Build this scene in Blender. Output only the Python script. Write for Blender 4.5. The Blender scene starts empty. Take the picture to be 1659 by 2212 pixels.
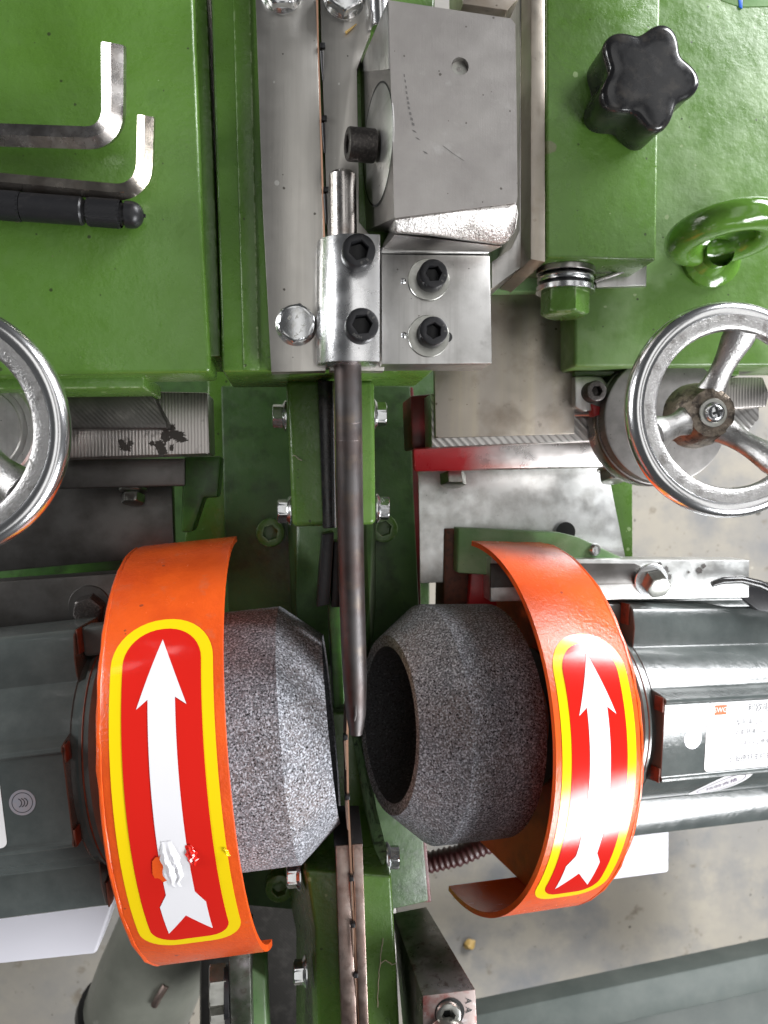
import bpy, bmesh, math, random
from mathutils import Vector, Matrix, noise
random.seed(7)
R = math.radians
SC = bpy.context.scene
COL = SC.collection
MM = 0.001                       # everything below is written in millimetres

# ------------------------------------------------------------------ camera
CAM_H = 400.0
FPX = 1728.0                     # focal length in the units used to read the photograph (1659 wide)
CU, CV = 829.5, 1106.0
NAD = (640.0, 1050.0)            # where straight down falls: the camera leans a little
zc = -Vector(((NAD[0]-CU)/FPX, (CV-NAD[1])/FPX, -1)).normalized()
yc = (Vector((0, 1, 0)) - Vector((0, 1, 0)).dot(zc)*zc).normalized()
xc = yc.cross(zc)
C2W = Matrix((xc, yc, zc))
cam = bpy.data.cameras.new('camera')
cam.sensor_fit = 'VERTICAL'; cam.sensor_height = 36.0
cam.lens = 36.0*FPX/2212.0
cam.clip_start = 0.01; cam.clip_end = 30
cam.dof.use_dof = True; cam.dof.focus_distance = 0.41; cam.dof.aperture_fstop = 16
camo = bpy.data.objects.new('camera', cam); COL.objects.link(camo)
camo.matrix_world = Matrix.Translation((0, 0, CAM_H*MM)) @ C2W.to_4x4()
SC.camera = camo
SC.render.resolution_x, SC.render.resolution_y = 768, 1024

# ------------------------------------------------------------------ light
W = bpy.data.worlds.new('World'); SC.world = W; W.use_nodes = True
W.node_tree.nodes['Background'].inputs[0].default_value = (0.94, 0.97, 1.0, 1)
W.node_tree.nodes['Background'].inputs[1].default_value = 0.06
def area(name, loc, target, sx, sy, power, col=(1, 1, 1)):
    l = bpy.data.lights.new(name, 'AREA'); l.shape = 'RECTANGLE'
    l.size, l.size_y = sx*MM, sy*MM; l.energy = power; l.color = col
    o = bpy.data.objects.new(name, l); COL.objects.link(o)
    p = Vector(loc)*MM; o.location = p
    o.rotation_euler = (Vector(target)*MM - p).to_track_quat('-Z', 'Y').to_euler()
area('window_right_back', (1174, 981, 400), (130, -100, 0), 1000, 480, 50, (0.97, 0.98, 1.0))
area('window_right_front', (1188, -1053, 720), (130, -100, 0), 900, 560, 42, (0.97, 0.985, 1.0))
area('window_left', (-1400, 420, 400), (0, 60, 0), 700, 340, 17, (0.98, 0.99, 1.0))
for x, w, p in ((1180, 520, 5.0), (140, 680, 6.2)):       # two overhead strip lamps added to give the metal reflections
    area('added_strip_lamp', (x, 200, 1900), (x, 200, 0), w, 2600, p, (1.0, 0.99, 0.97))
SC.view_settings.view_transform = 'Standard'
SC.view_settings.look = 'None'; SC.view_settings.gamma = 1; SC.view_settings.exposure = 0.0
SC.cycles.max_bounces = 8; SC.cycles.use_denoising = True

# ------------------------------------------------------------------ helpers
def P(u, v, z):
    d = C2W @ Vector(((u-CU)/FPX, (CV-v)/FPX, -1))
    t = (z-CAM_H)/d.z
    return Vector((0, 0, CAM_H)) + d*t

MATS = {}
def mat(name, col, rough=0.4, metal=0.0, mix=(), bumps=(), rvar=0.0, coat=0.0, spec=0.5, paint=None, edge=None):
    """mix: (colour, size_mm, lo, hi, kind[, amount]) layers of colour that belong to the thing;
       bumps: (size_mm, height_mm, kind)"""
    m = bpy.data.materials.new(name); m.use_nodes = True
    nt = m.node_tree; N = nt.nodes; L = nt.links
    b = N['Principled BSDF']
    b.inputs['Roughness'].default_value = rough; b.inputs['Metallic'].default_value = metal
    b.inputs['Coat Weight'].default_value = coat; b.inputs['Coat Roughness'].default_value = 0.12
    b.inputs['Specular IOR Level'].default_value = spec
    tc = N.new('ShaderNodeTexCoord')
    def tex(size, kind):
        s = 1000.0/size
        mp = N.new('ShaderNodeMapping'); L.new(tc.outputs['Object'], mp.inputs[0])
        mp.inputs['Location'].default_value = (random.random()*3, random.random()*3, random.random()*3)
        if kind == 'voro':
            t = N.new('ShaderNodeTexVoronoi'); t.inputs['Scale'].default_value = s
            L.new(mp.outputs[0], t.inputs['Vector']); return t.outputs['Distance']
        if kind == 'cell':
            t = N.new('ShaderNodeTexVoronoi'); t.inputs['Scale'].default_value = s
            L.new(mp.outputs[0], t.inputs['Vector'])
            sp = N.new('ShaderNodeSeparateColor'); L.new(t.outputs['Color'], sp.inputs[0]); return sp.outputs[0]
        if kind == 'speck':        # scattered dots, only in some cells, of unequal size
            t = N.new('ShaderNodeTexVoronoi'); t.inputs['Scale'].default_value = s
            nz = N.new('ShaderNodeTexNoise'); nz.inputs['Scale'].default_value = s*5
            L.new(mp.outputs[0], nz.inputs['Vector'])
            va = N.new('ShaderNodeVectorMath'); va.operation = 'MULTIPLY_ADD'; L.new(nz.outputs['Color'], va.inputs[0])
            va.inputs[1].default_value = (.0001*size,)*3; L.new(mp.outputs[0], va.inputs[2])
            L.new(va.outputs[0], t.inputs['Vector'])
            sp = N.new('ShaderNodeSeparateColor'); L.new(t.outputs['Color'], sp.inputs[0])
            r1 = N.new('ShaderNodeMath'); r1.operation = 'POWER'; L.new(sp.outputs[0], r1.inputs[0]); r1.inputs[1].default_value = 5
            r2 = N.new('ShaderNodeMath'); r2.operation = 'MULTIPLY_ADD'; L.new(r1.outputs[0], r2.inputs[0]); r2.inputs[1].default_value = .15; r2.inputs[2].default_value = .008
            lt = N.new('ShaderNodeMath'); lt.operation = 'LESS_THAN'; L.new(t.outputs['Distance'], lt.inputs[0]); L.new(r2.outputs[0], lt.inputs[1])
            return lt.outputs[0]
        if kind.startswith('wave'):
            t = N.new('ShaderNodeTexWave'); t.inputs['Scale'].default_value = s*.314
            t.inputs['Distortion'].default_value = 1.2; t.inputs['Detail'].default_value = 3
            t.bands_direction = 'DIAGONAL' if kind == 'waved' else ('X' if kind == 'wavex' else 'Y')
            L.new(mp.outputs[0], t.inputs['Vector']); return t.outputs['Fac']
        if kind.startswith('brush'):
            mp.inputs['Scale'].default_value = (1, 0.03, 1) if kind[-1] == 'y' else (0.03, 1, 1)
        t = N.new('ShaderNodeTexNoise'); t.inputs['Scale'].default_value = s
        t.inputs['Detail'].default_value = 5 if kind != 'soft' else 2
        t.inputs['Roughness'].default_value = 0.6
        L.new(mp.outputs[0], t.inputs['Vector']); return t.outputs['Fac']
    cur = None
    rgb = N.new('ShaderNodeRGB'); rgb.outputs[0].default_value = (*col, 1); cur = rgb.outputs[0]
    for mx in mix:
        c2, size, lo, hi, kind = mx[:5]
        f = tex(size, kind)
        mr = N.new('ShaderNodeMapRange'); mr.inputs['From Min'].default_value = lo; mr.inputs['From Max'].default_value = hi
        mr.inputs['To Max'].default_value = mx[5] if len(mx) > 5 else 1.0
        L.new(f, mr.inputs['Value'])
        mm = N.new('ShaderNodeMix'); mm.data_type = 'RGBA'
        L.new(mr.outputs[0], mm.inputs['Factor']); L.new(cur, mm.inputs['A'])
        mm.inputs['B'].default_value = (*c2, 1); cur = mm.outputs['Result']
    if edge:                       # enamel chipped along sharp edges
        bv = N.new('ShaderNodeBevel'); bv.samples = 4; bv.inputs['Radius'].default_value = edge[1]*MM
        ge = N.new('ShaderNodeNewGeometry')
        dt = N.new('ShaderNodeVectorMath'); dt.operation = 'DOT_PRODUCT'; L.new(bv.outputs[0], dt.inputs[0]); L.new(ge.outputs['Normal'], dt.inputs[1])
        mr = N.new('ShaderNodeMapRange'); mr.inputs['From Min'].default_value = .985; mr.inputs['From Max'].default_value = .93
        L.new(dt.outputs['Value'], mr.inputs['Value'])
        nr = N.new('ShaderNodeMapRange'); nr.inputs['From Min'].default_value = .47; nr.inputs['From Max'].default_value = .54
        L.new(tex(5, 'noise'), nr.inputs['Value'])
        mu = N.new('ShaderNodeMath'); mu.operation = 'MULTIPLY'; L.new(mr.outputs[0], mu.inputs[0]); L.new(nr.outputs[0], mu.inputs[1])
        mm = N.new('ShaderNodeMix'); mm.data_type = 'RGBA'; L.new(mu.outputs[0], mm.inputs['Factor']); L.new(cur, mm.inputs['A'])
        mm.inputs['B'].default_value = (*edge[0], 1); cur = mm.outputs['Result']
    if paint:                      # reflected colour painted on one end, fading out towards x1 (mm)
        c2, x0, x1 = paint
        sp = N.new('ShaderNodeSeparateXYZ'); L.new(tc.outputs['Object'], sp.inputs[0])
        ad = N.new('ShaderNodeMath'); ad.operation = 'MULTIPLY_ADD'; L.new(tex(18, 'noise'), ad.inputs[0]); ad.inputs[1].default_value = .03
        L.new(sp.outputs[0], ad.inputs[2])
        mr = N.new('ShaderNodeMapRange'); mr.inputs['From Min'].default_value = x0*MM+.015; mr.inputs['From Max'].default_value = x1*MM+.015
        mr.inputs['To Min'].default_value = 1; mr.inputs['To Max'].default_value = 0
        L.new(ad.outputs[0], mr.inputs['Value'])
        mm = N.new('ShaderNodeMix'); mm.data_type = 'RGBA'; L.new(mr.outputs[0], mm.inputs['Factor']); L.new(cur, mm.inputs['A'])
        mm.inputs['B'].default_value = (*c2, 1); cur = mm.outputs['Result']
        iv = N.new('ShaderNodeMath'); iv.operation = 'SUBTRACT'; iv.inputs[0].default_value = 1; L.new(mr.outputs[0], iv.inputs[1])
        L.new(iv.outputs[0], b.inputs['Metallic'])
    L.new(cur, b.inputs['Base Color'])
    if rvar:
        f = tex(9, 'noise'); mr = N.new('ShaderNodeMapRange')
        mr.inputs['From Min'].default_value = .3; mr.inputs['From Max'].default_value = .7
        mr.inputs['To Min'].default_value = max(.03, rough-rvar); mr.inputs['To Max'].default_value = rough+rvar
        L.new(f, mr.inputs['Value']); L.new(mr.outputs[0], b.inputs['Roughness'])
    prev = None
    for size, h, kind in bumps:
        f = tex(size, kind)
        bp = N.new('ShaderNodeBump'); bp.inputs['Strength'].default_value = 1
        bp.inputs['Distance'].default_value = h*MM
        L.new(f, bp.inputs['Height'])
        if prev: L.new(prev, bp.inputs['Normal'])
        prev = bp.outputs['Normal']
    if prev: L.new(prev, b.inputs['Normal'])
    MATS[name] = m
    return m

G = (0.070, 0.150, 0.022)
mat('green_paint', G, .30, 0, [((.082, .168, .034), 60, .4, .7, 'noise'), ((.048, .11, .02), 34, .58, .8, 'noise', .6), ((.025, .035, .012), 6, 0, 1, 'speck', .85), ((.30, .40, .2), 11, 0, 1, 'speck', .7), ((.16, .13, .10), 26, 0, 1, 'speck', .6)],
    [(16, .6, 'soft'), (2.4, .20, 'noise')], rvar=.1, edge=((.30, .38, .22), 1.6))
mat('green_paint_scuffed', G, .36, 0, [((.16, .25, .10), 70, .47, .58, 'noise', .75), ((.10, .20, .045), 30, .5, .7, 'noise', .6), ((.025, .035, .012), 5, 0, 1, 'speck', .85), ((.3, .36, .2), 9, 0, 1, 'speck', .6)], [(16, .6, 'soft'), (2.4, .2, 'noise')], rvar=.1, edge=((.30, .38, .22), 1.6))
mat('green_paint_dusty', (.12, .25, .085), .42, 0, [((.25, .34, .19), 35, .4, .75, 'noise'), ((.06, .15, .03), 25, .55, .75, 'noise', .7), ((.03, .05, .02), 1.8, .66, .72, 'noise', .9)],
    [(10, .25, 'soft'), (1.6, .10, 'noise')])
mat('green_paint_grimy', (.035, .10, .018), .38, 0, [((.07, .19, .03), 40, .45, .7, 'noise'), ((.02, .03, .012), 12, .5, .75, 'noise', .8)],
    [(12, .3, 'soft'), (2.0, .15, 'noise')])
mat('green_paint_gritty', (.16, .30, .13), .6, 0, [((.24, .36, .2), 20, .4, .7, 'noise'), ((.03, .05, .03), 7, .52, .62, 'noise', .9), ((.05, .08, .05), 1.2, .55, .65, 'noise', .8)],
    [(3, .2, 'noise'), (1, .12, 'noise')])
mat('green_paint_shaded', (.042, .088, .026), .38, 0, [((.056, .115, .03), 40, .45, .7, 'noise'), ((.02, .035, .014), 16, .5, .72, 'noise', .8), ((.02, .025, .012), 2.2, .68, .73, 'noise', .8)], [(12, .3, 'soft'), (2.0, .13, 'noise')], rvar=.08)  # darker green: mostly the deep channel's shade put into the colour
mat('green_gloss', (.085, .19, .026), .13, 0, [((.06, .14, .02), 14, .5, .7, 'noise'), ((.2, .22, .13), 5, .64, .72, 'noise', .5)], [(10, .7, 'soft'), (1.8, .12, 'noise')], coat=.6)
mat('red_dark', (.13, .010, .012), .4, 0, [((.04, .01, .01), 20, .45, .75, 'noise')], [(6, .1, 'soft')])
mat('red_paint', (.42, .025, .03), .32, 0, [((.12, .02, .02), 20, .5, .75, 'noise')], [(6, .1, 'soft')])
mat('aluminium', (.57, .56, .545), .38, 1, [((.40, .39, .375), 22, .45, .72, 'noise'), ((.34, .33, .31), 4, .5, .72, 'brushy', .6), ((.20, .19, .18), 9, .62, .76, 'noise', .45), ((.12, .11, .10), 3.5, 0, 1, 'speck', .8)], [(1.2, .02, 'noise'), (.5, .03, 'brushy')], rvar=.04)
mat('ground_plate', (.60, .575, .535), .38, 1, [((.52, .50, .465), 60, .35, .7, 'noise'), ((.42, .40, .37), 5, .5, .72, 'brushy', .6), ((.07, .06, .05), 5, 0, 1, 'speck', .85), ((.85, .84, .8), 14, 0, 1, 'speck', .8)], [(.7, .03, 'brushy'), (.5, .02, 'noise')], rvar=.025)
mat('polished_aluminium', (.84, .84, .85), .27, 1, [((.6, .6, .6), 4, .58, .75, 'noise', .6), ((.30, .29, .28), 4, 0, 1, 'speck', .7)], [(2.5, .03, 'noise'), (.7, .018, 'noise')], rvar=.06)
mat('cast_metal', (.66, .64, .62), .32, 1, [((.24, .22, .2), 9, .5, .66, 'noise', .7), ((.2, .18, .17), .9, .5, .64, 'noise', .7)], [(1.0, .42, 'noise'), (.6, .15, 'noise')])
mat('cast_iron_face', (.42, .40, .385), .37, 1, [((.34, .32, .31), 26, .35, .7, 'noise'), ((.55, .54, .53), 12, .62, .75, 'noise', .5), ((.10, .09, .08), 4, 0, 1, 'speck', .8)], [(1.0, .06, 'noise'), (.6, .04, 'brushy')], rvar=.03)
mat('steel', (.46, .44, .43), .30, 1, [((.3, .28, .27), 15, .4, .7, 'noise'), ((.18, .13, .09), 5, .62, .76, 'noise', .5)], [(.6, .02, 'brushx')], rvar=.1)
mat('rod_steel', (.12, .112, .112), .5, 1, [((.10, .075, .07), 24, .42, .68, 'noise'), ((.24, .18, .12), 22, .56, .72, 'noise', .45)], [(.7, .02, 'noise')], rvar=.08)
mat('rusty_rod', (.55, .52, .50), .27, 1, [((.26, .17, .12), 7, .52, .68, 'noise', .8)], [(1.2, .04, 'noise')], rvar=.08)
mat('brown_plate_steel', (.36, .325, .285), .42, 1, [((.42, .37, .29), 9, .45, .7, 'brushy', .8), ((.24, .20, .16), 26, .5, .72, 'noise', .8), ((.16, .13, .11), 6, .64, .76, 'noise', .7), ((.10, .08, .06), 6, 0, 1, 'speck', .8)], [(.8, .02, 'brushy')], rvar=.08)
mat('galvanised', (.78, .79, .78), .42, 1, [((.5, .5, .48), 14, .42, .72, 'noise'), ((.12, .12, .11), 2.2, .69, .74, 'noise', .8)], [(3, .06, 'noise'), (.6, .02, 'brushx')], rvar=.08)
mat('milled_steel', (.50, .47, .45), .36, 1, [((.24, .225, .21), 1.9, .45, .95, 'wavex', .7), ((.10, .09, .08), 14, .60, .70, 'noise', .8)], [(1.9, .07, 'wavex')])
mat('milled_diagonal', (.56, .54, .52), .34, 1, [((.2, .19, .18), 2.4, .5, .95, 'waved', .7), ((.3, .28, .26), 16, .55, .75, 'noise', .6)], [(2.4, .08, 'waved')])
mat('dark_ground_iron', (.10, .095, .09), .40, 1, [((.17, .16, .15), 10, .5, .8, 'noise')], [(1.4, .05, 'waved')])
mat('shade_steel', (.13, .125, .12), .42, .9, [((.07, .065, .06), 25, .4, .7, 'noise')], [(2, .03, 'noise')])  # steel darkened: shade on the left side put into the base colour
mat('zinc', (.66, .67, .68), .24, 1, [((.5, .5, .47), 5, .5, .75, 'noise')], [(2, .02, 'noise')])
mat('zinc_dull', (.45, .45, .42), .32, 1, [((.3, .3, .27), 5, .45, .75, 'noise')], [(1.2, .02, 'noise')])
mat('black_oxide', (.018, .018, .02), .38, .35, [((.05, .045, .045), 3, .55, .75, 'noise', .6)], [(1, .02, 'noise')])
mat('worn_oxide', (.07, .063, .06), .42, .7, [((.22, .2, .18), 1.2, .5, .75, 'noise', .6)], [(1.1, .12, 'voro')])
mat('black_plastic', (.012, .012, .013), .22, 0, [((.05, .044, .038), 9, .5, .75, 'noise', .7)], [(4, .03, 'soft')], rvar=.1)
mat('black_cable', (.01, .01, .011), .35)
mat('knurl_black', (.022, .022, .024), .36, .3)
mat('chrome', (.84, .84, .85), .2, 1, [((.5, .5, .48), 6, .66, .8, 'noise', .5)], [(9, .03, 'soft')])
mat('cast_aluminium', (.50, .49, .485), .36, 1, [((.15, .135, .125), 7, .5, .68, 'noise', .7), ((.66, .65, .64), .9, .55, .66, 'noise', .8)], [(1.1, .30, 'noise')])
mat('dial_grey', (.27, .26, .25), .45, .9, [((.2, .19, .185), 8, .4, .7, 'noise'), ((.06, .055, .05), 2.6, 0, 1, 'speck', .8)], [(.8, .04, 'noise')])
mat('greasy_casting', (.24, .20, .16), .40, .9, [((.06, .05, .045), 4, .45, .65, 'noise', .9), ((.5, .46, .40), 1.2, .62, .72, 'noise', .5)], [(1.3, .4, 'noise')])
mat('key_steel', (.50, .475, .46), .27, 1, [((.24, .21, .19), 8, .42, .68, 'noise', .8), ((.15, .12, .1), 2, .66, .74, 'noise', .6)], [(1.2, .02, 'noise')], rvar=.08)
mat('nickel_key', (.62, .56, .49), .22, 1, [((.33, .26, .2), 10, .48, .72, 'noise', .8)], [(1.5, .02, 'noise')], rvar=.06)
mat('orange_paint', (.80, .105, .014), .24, 0, [((.66, .075, .012), 30, .4, .7, 'noise'), ((.42, .15, .085), 13, .60, .76, 'noise', .45), ((.2, .05, .03), 7, 0, 1, 'speck', .7), ((.85, .45, .3), 10, 0, 1, 'speck', .6)], [(2.2, .30, 'noise'), (25, .3, 'soft')], rvar=.04)
mat('orange_inside', (.74, .10, .014), .5, 0, [((.4, .05, .012), 25, .45, .75, 'noise')], [(2.4, .12, 'noise')])
mat('sticker_yellow', (.86, .62, .006), .15, 0, (), [(30, .12, 'soft')])
mat('sticker_red', (.62, .016, .010), .15, 0, (), [(30, .12, 'soft')])
mat('sticker_white', (.80, .79, .82), .15, 0, (), [(30, .12, 'soft')])
mat('abrasive', (.16, .162, .178), .8, 0, [((.19, .16, .155), 30, .42, .62, 'noise', .8), ((.60, .62, .68), 1.15, .47, .65, 'noise', 1.0), ((.006, .005, .006), 1.05, .53, .63, 'noise', 1.0), ((.5, .48, .46), 2.0, .74, .76, 'noise', .9)],
    [(1.3, .7, 'noise')], spec=.25)
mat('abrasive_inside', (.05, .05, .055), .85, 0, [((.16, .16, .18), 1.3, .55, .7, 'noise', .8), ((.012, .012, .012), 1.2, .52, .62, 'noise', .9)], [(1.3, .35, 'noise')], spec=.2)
mat('motor_paint', (.07, .082, .08), .20, 0, [((.10, .114, .11), 22, .4, .7, 'noise'), ((.2, .08, .04), 2.4, .755, .78, 'noise', .6)], [(2.6, .14, 'noise'), (16, .3, 'soft')], rvar=.05, coat=.35)
mat('rust_brown', (.13, .035, .018), .6, 0, [((.05, .02, .012), 4, .45, .7, 'noise')], [(1.2, .1, 'noise')])
mat('white_plastic', (.78, .77, .84), .35, 0, (), [(20, .1, 'soft')])
mat('label_white', (.82, .82, .83), .3)
mat('label_silver', (.62, .60, .66), .25, .6, [((.7, .55, .55), 3, .5, .7, 'noise', .5), ((.5, .58, .7), 3.5, .5, .7, 'noise', .5)])
mat('ink', (.02, .02, .025), .5)
mat('ink_orange', (.75, .12, .03), .5)
mat('ink_violet', (.16, .11, .2), .5)
mat('etched', (.12, .115, .11), .5, .4)
mat('hose_red', (.05, .011, .011), .45, 0, [((.05, .02, .02), 10, .45, .7, 'noise')])
mat('red_reflection_flange', (.50, .47, .455), .3, 1, [((.34, .32, .31), 8, .45, .75, 'brushx', .8)], [(.8, .02, 'brushx')], rvar=.06, paint=((.30, .012, .016), -52, -18))  # red reflection coloured into the left end of the steel
mat('copper_rail', (.36, .26, .225), .38, 1, [((.50, .42, .38), 14, .42, .68, 'noise', .8), ((.09, .05, .04), 11, .55, .72, 'noise', .8), ((.08, .06, .05), 1.2, .66, .72, 'noise', .6)], [(.9, .06, 'brushx'), (1.4, .05, 'noise')], rvar=.08)
mat('primer_block', (.44, .36, .34), .40, .8, [((.34, .09, .075), 16, .46, .60, 'noise', .9), ((.66, .64, .66), 8, .60, .72, 'noise', .7)], [(1.2, .05, 'noise')])
mat('grimy_grey', (.16, .155, .145), .32, .6, [((.04, .06, .03), 22, .45, .65, 'noise', .8), ((.3, .28, .29), 14, .55, .72, 'noise', .7), ((.05, .03, .025), 6, .56, .68, 'noise', .8)], [(2, .04, 'noise')], rvar=.08)
mat('blade_steel', (.30, .21, .165), .36, 1, [((.5, .42, .36), 12, .5, .7, 'noise', .6)], [(1, .02, 'noise')])
mat('blade_copper', (.60, .36, .25), .34, 1)
mat('beam_paint', (.065, .08, .073), .62, 0, [((.10, .115, .105), 60, .4, .7, 'noise')], [(12, .2, 'soft')])
mat('pipe_paint', (.19, .195, .165), .28, 0, [((.15, .155, .13), 40, .4, .7, 'noise'), ((.35, .35, .31), 15, .66, .76, 'noise', .6)], [(20, .4, 'soft')])
mat('straw', (.5, .33, .1), .6)
mat('concrete', (.33, .30, .25), .7, 0, [((.25, .238, .22), 190, .42, .62, 'noise'), ((.17, .175, .185), 130, .48, .66, 'noise', .85), ((.15, .12, .085), 42, .62, .70, 'noise', .7), ((.38, .345, .28), 70, .58, .72, 'noise', .7), ((.12, .1, .08), 14, .66, .71, 'noise', .6), ((.07, .06, .05), 28, 0, 1, 'speck', .85), ((.5, .47, .4), 45, 0, 1, 'speck', .7), ((.09, .08, .07), 90, 0, 1, 'speck', .6)],
    [(30, .6, 'noise')])
mat('ink_blue', (.01, .1, .5), .4)
mat('oil', (.045, .038, .033), .35, .3)
mat('swarf', (.55, .5, .4), .4, .6)
mat('hole_black', (.006, .006, .006), .7)

WM = {}
def add(name, geo, m, parent=None, M=None, ang=32, label=None):
    """geo = bmesh in mm (world if M is None, else local to M). Returns the object."""
    if isinstance(geo, bpy.types.Mesh):
        me = geo
    else:
        bm = geo
        if M is None:
            c = Vector()
            for v in bm.verts: c += v.co
            c /= max(1, len(bm.verts))
            for v in bm.verts: v.co -= c
            M = Matrix.Translation(c)
        for v in bm.verts: v.co *= MM
        bmesh.ops.recalc_face_normals(bm, faces=bm.faces)
        me = bpy.data.meshes.new(name); bm.to_mesh(me); bm.free()
        me.shade_smooth(); me.set_sharp_from_angle(angle=R(ang))
        me.materials.append(MATS[m])
    o = bpy.data.objects.new(name, me); COL.objects.link(o)
    M = M.copy(); M.translation *= MM
    place(o, parent, M)
    if label: o['label'] = label
    return o
def place(o, parent, Mw):
    WM[o.name] = Mw.copy()
    if parent:
        o.parent = parent; o.matrix_basis = WM[parent.name].inverted() @ Mw
    else:
        o.matrix_basis = Mw
def thing(name, label, cat, loc, group=None):
    o = bpy.data.objects.new(name, None); COL.objects.link(o); o.empty_display_size = .01
    place(o, None, Matrix.Translation(Vector(loc)*MM))
    return tag(o, label, cat, group)
def tag(o, label, cat, group=None):
    o['label'] = label; o['category'] = cat
    if group: o['group'] = group
    return o
def share(src, name, parent, M, label=None):
    return add(name, src.data, None, parent, M, label=label)
def frame(loc, z, x=None, roll=0.0):
    z = Vector(z).normalized()
    x = Vector(x) if x is not None else (Vector((1, 0, 0)) if abs(z.x) < .9 else Vector((0, 1, 0)))
    x = (x - x.dot(z)*z).normalized(); y = z.cross(x)
    m = Matrix((x, y, z)).transposed().to_4x4()
    return Matrix.Translation(Vector(loc)) @ m @ Matrix.Rotation(roll, 4, 'Z')

def bevel(bm, w, seg=2, amin=28, amax=180):
    if w <= 0: return bm
    es = [e for e in bm.edges if len(e.link_faces) == 2 and e.calc_face_angle(0) > R(amin)]
    bmesh.ops.bevel(bm, geom=es, offset=w, offset_type='OFFSET', segments=seg, profile=.5, affect='EDGES', clamp_overlap=True)
    return bm
def loft(top, bot, w=0.0, seg=2):
    bm = bmesh.new()
    a = [bm.verts.new(p) for p in top]; b = [bm.verts.new(p) for p in bot]
    n = len(a); bm.faces.new(a); bm.faces.new(b[::-1])
    for i in range(n): bm.faces.new((a[i], b[i], b[(i+1) % n], a[(i+1) % n]))
    bmesh.ops.recalc_face_normals(bm, faces=bm.faces)
    return bevel(bm, w, seg)
def slab(poly, zt, zb, w=0.8, seg=2):
    """polygon read at height zt, dropped straight down to zb"""
    top = [P(u, v, zt) for u, v in poly]
    return loft(top, [Vector((p.x, p.y, zb)) for p in top], w, seg)
def ramp(poly3, zb, w=.8, seg=2):
    top = [P(*p) for p in poly3]
    return loft(top, [Vector((p.x, p.y, zb)) for p in top], w, seg)
def box(c, s, w=0.0, seg=2):
    bm = bmesh.new(); bmesh.ops.create_cube(bm, size=1)
    for v in bm.verts: v.co = Vector((v.co.x*s[0]+c[0], v.co.y*s[1]+c[1], v.co.z*s[2]+c[2]))
    return bevel(bm, w, seg)
def lathe(prof, n=48, close=False, jit=0.0):
    """profile (r,h) revolved about z"""
    bm = bmesh.new(); rings = []
    for r, h in prof:
        if r < 1e-6: rings.append([bm.verts.new((0, 0, h))])
        else: rings.append([bm.verts.new((r*math.cos(2*math.pi*i/n), r*math.sin(2*math.pi*i/n), h)) for i in range(n)])
    pairs = list(zip(rings, rings[1:])) + ([(rings[-1], rings[0])] if close else [])
    for a, b in pairs:
        for i in range(n):
            j = (i+1) % n
            if len(a) == 1 and len(b) == 1: continue
            if len(a) == 1: bm.faces.new((a[0], b[i], b[j]))
            elif len(b) == 1: bm.faces.new((a[i], a[j], b[0]))
            else: bm.faces.new((a[i], a[j], b[j], b[i]))
    if jit:
        for v in bm.verts: v.co += Vector([random.uniform(-jit, jit) for _ in range(3)])
    return bm
def tube(path, rad, n=16, cap=True, flat=1.0):
    bm = bmesh.new(); path = [Vector(p) for p in path]; rings = []
    rads = rad if isinstance(rad, (list, tuple)) else [rad]*len(path)
    t0 = (path[1]-path[0]).normalized(); up = Vector((0, 0, 1)) if abs(t0.z) < .9 else Vector((0, 1, 0))
    for k, p in enumerate(path):
        t = (path[min(k+1, len(path)-1)]-path[max(k-1, 0)]).normalized()
        up = (up - up.dot(t)*t).normalized(); s = t.cross(up)
        rings.append([bm.verts.new(p + rads[k]*(math.cos(2*math.pi*(i+.5)/n)*s + flat*math.sin(2*math.pi*(i+.5)/n)*up)) for i in range(n)])
    for a, b in zip(rings, rings[1:]):
        for i in range(n): bm.faces.new((a[i], a[(i+1) % n], b[(i+1) % n], b[i]))
    if cap: bm.faces.new(rings[0][::-1]); bm.faces.new(rings[-1])
    return bm
def join(bm, other, M=None):
    me = bpy.data.meshes.new('tmp'); other.to_mesh(me); other.free()
    if M is not None: me.transform(M)
    bm.from_mesh(me); bpy.data.meshes.remove(me); return bm
def hexring(r, h, rot=0.0):
    return [Vector((r*math.cos(R(60*i)+rot), r*math.sin(R(60*i)+rot), h)) for i in range(6)]

def socket_head(r=8, h=10, af=8, depth=6, n=36):
    """cap screw head standing on z=0 with a real hexagon socket"""
    bm = lathe([(0, 0), (r, 0), (r, h-1.1), (r-.35, h-.35), (r-1.1, h)], n)
    top = [v for v in bm.verts if abs(v.co.z-h) < 1e-5]
    top.sort(key=lambda v: math.atan2(v.co.y, v.co.x))
    hr = af/math.sqrt(3)
    rim = [bm.verts.new(p) for p in hexring(hr+.35, h)]
    inn = [bm.verts.new(p) for p in hexring(hr, h-.5)]
    low = [bm.verts.new(p) for p in hexring(hr, h-depth)]
    k = n//6
    # ring face strip between circle and hexagon
    top = sorted(top, key=lambda v: math.atan2(v.co.y, v.co.x) % (2*math.pi))
    for i in range(6):
        seg = [top[(i*k+j) % n] for j in range(k+1)]
        bm.faces.new(seg + [rim[(i+1) % 6], rim[i]])
    for a, b in ((rim, inn), (inn, low)):
        for i in range(6): bm.faces.new((a[i], a[(i+1) % 6], b[(i+1) % 6], b[i]))
    c = bm.verts.new((0, 0, h-depth-1.5))
    for i in range(6): bm.faces.new((low[i], low[(i+1) % 6], c))
    return bm
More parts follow.
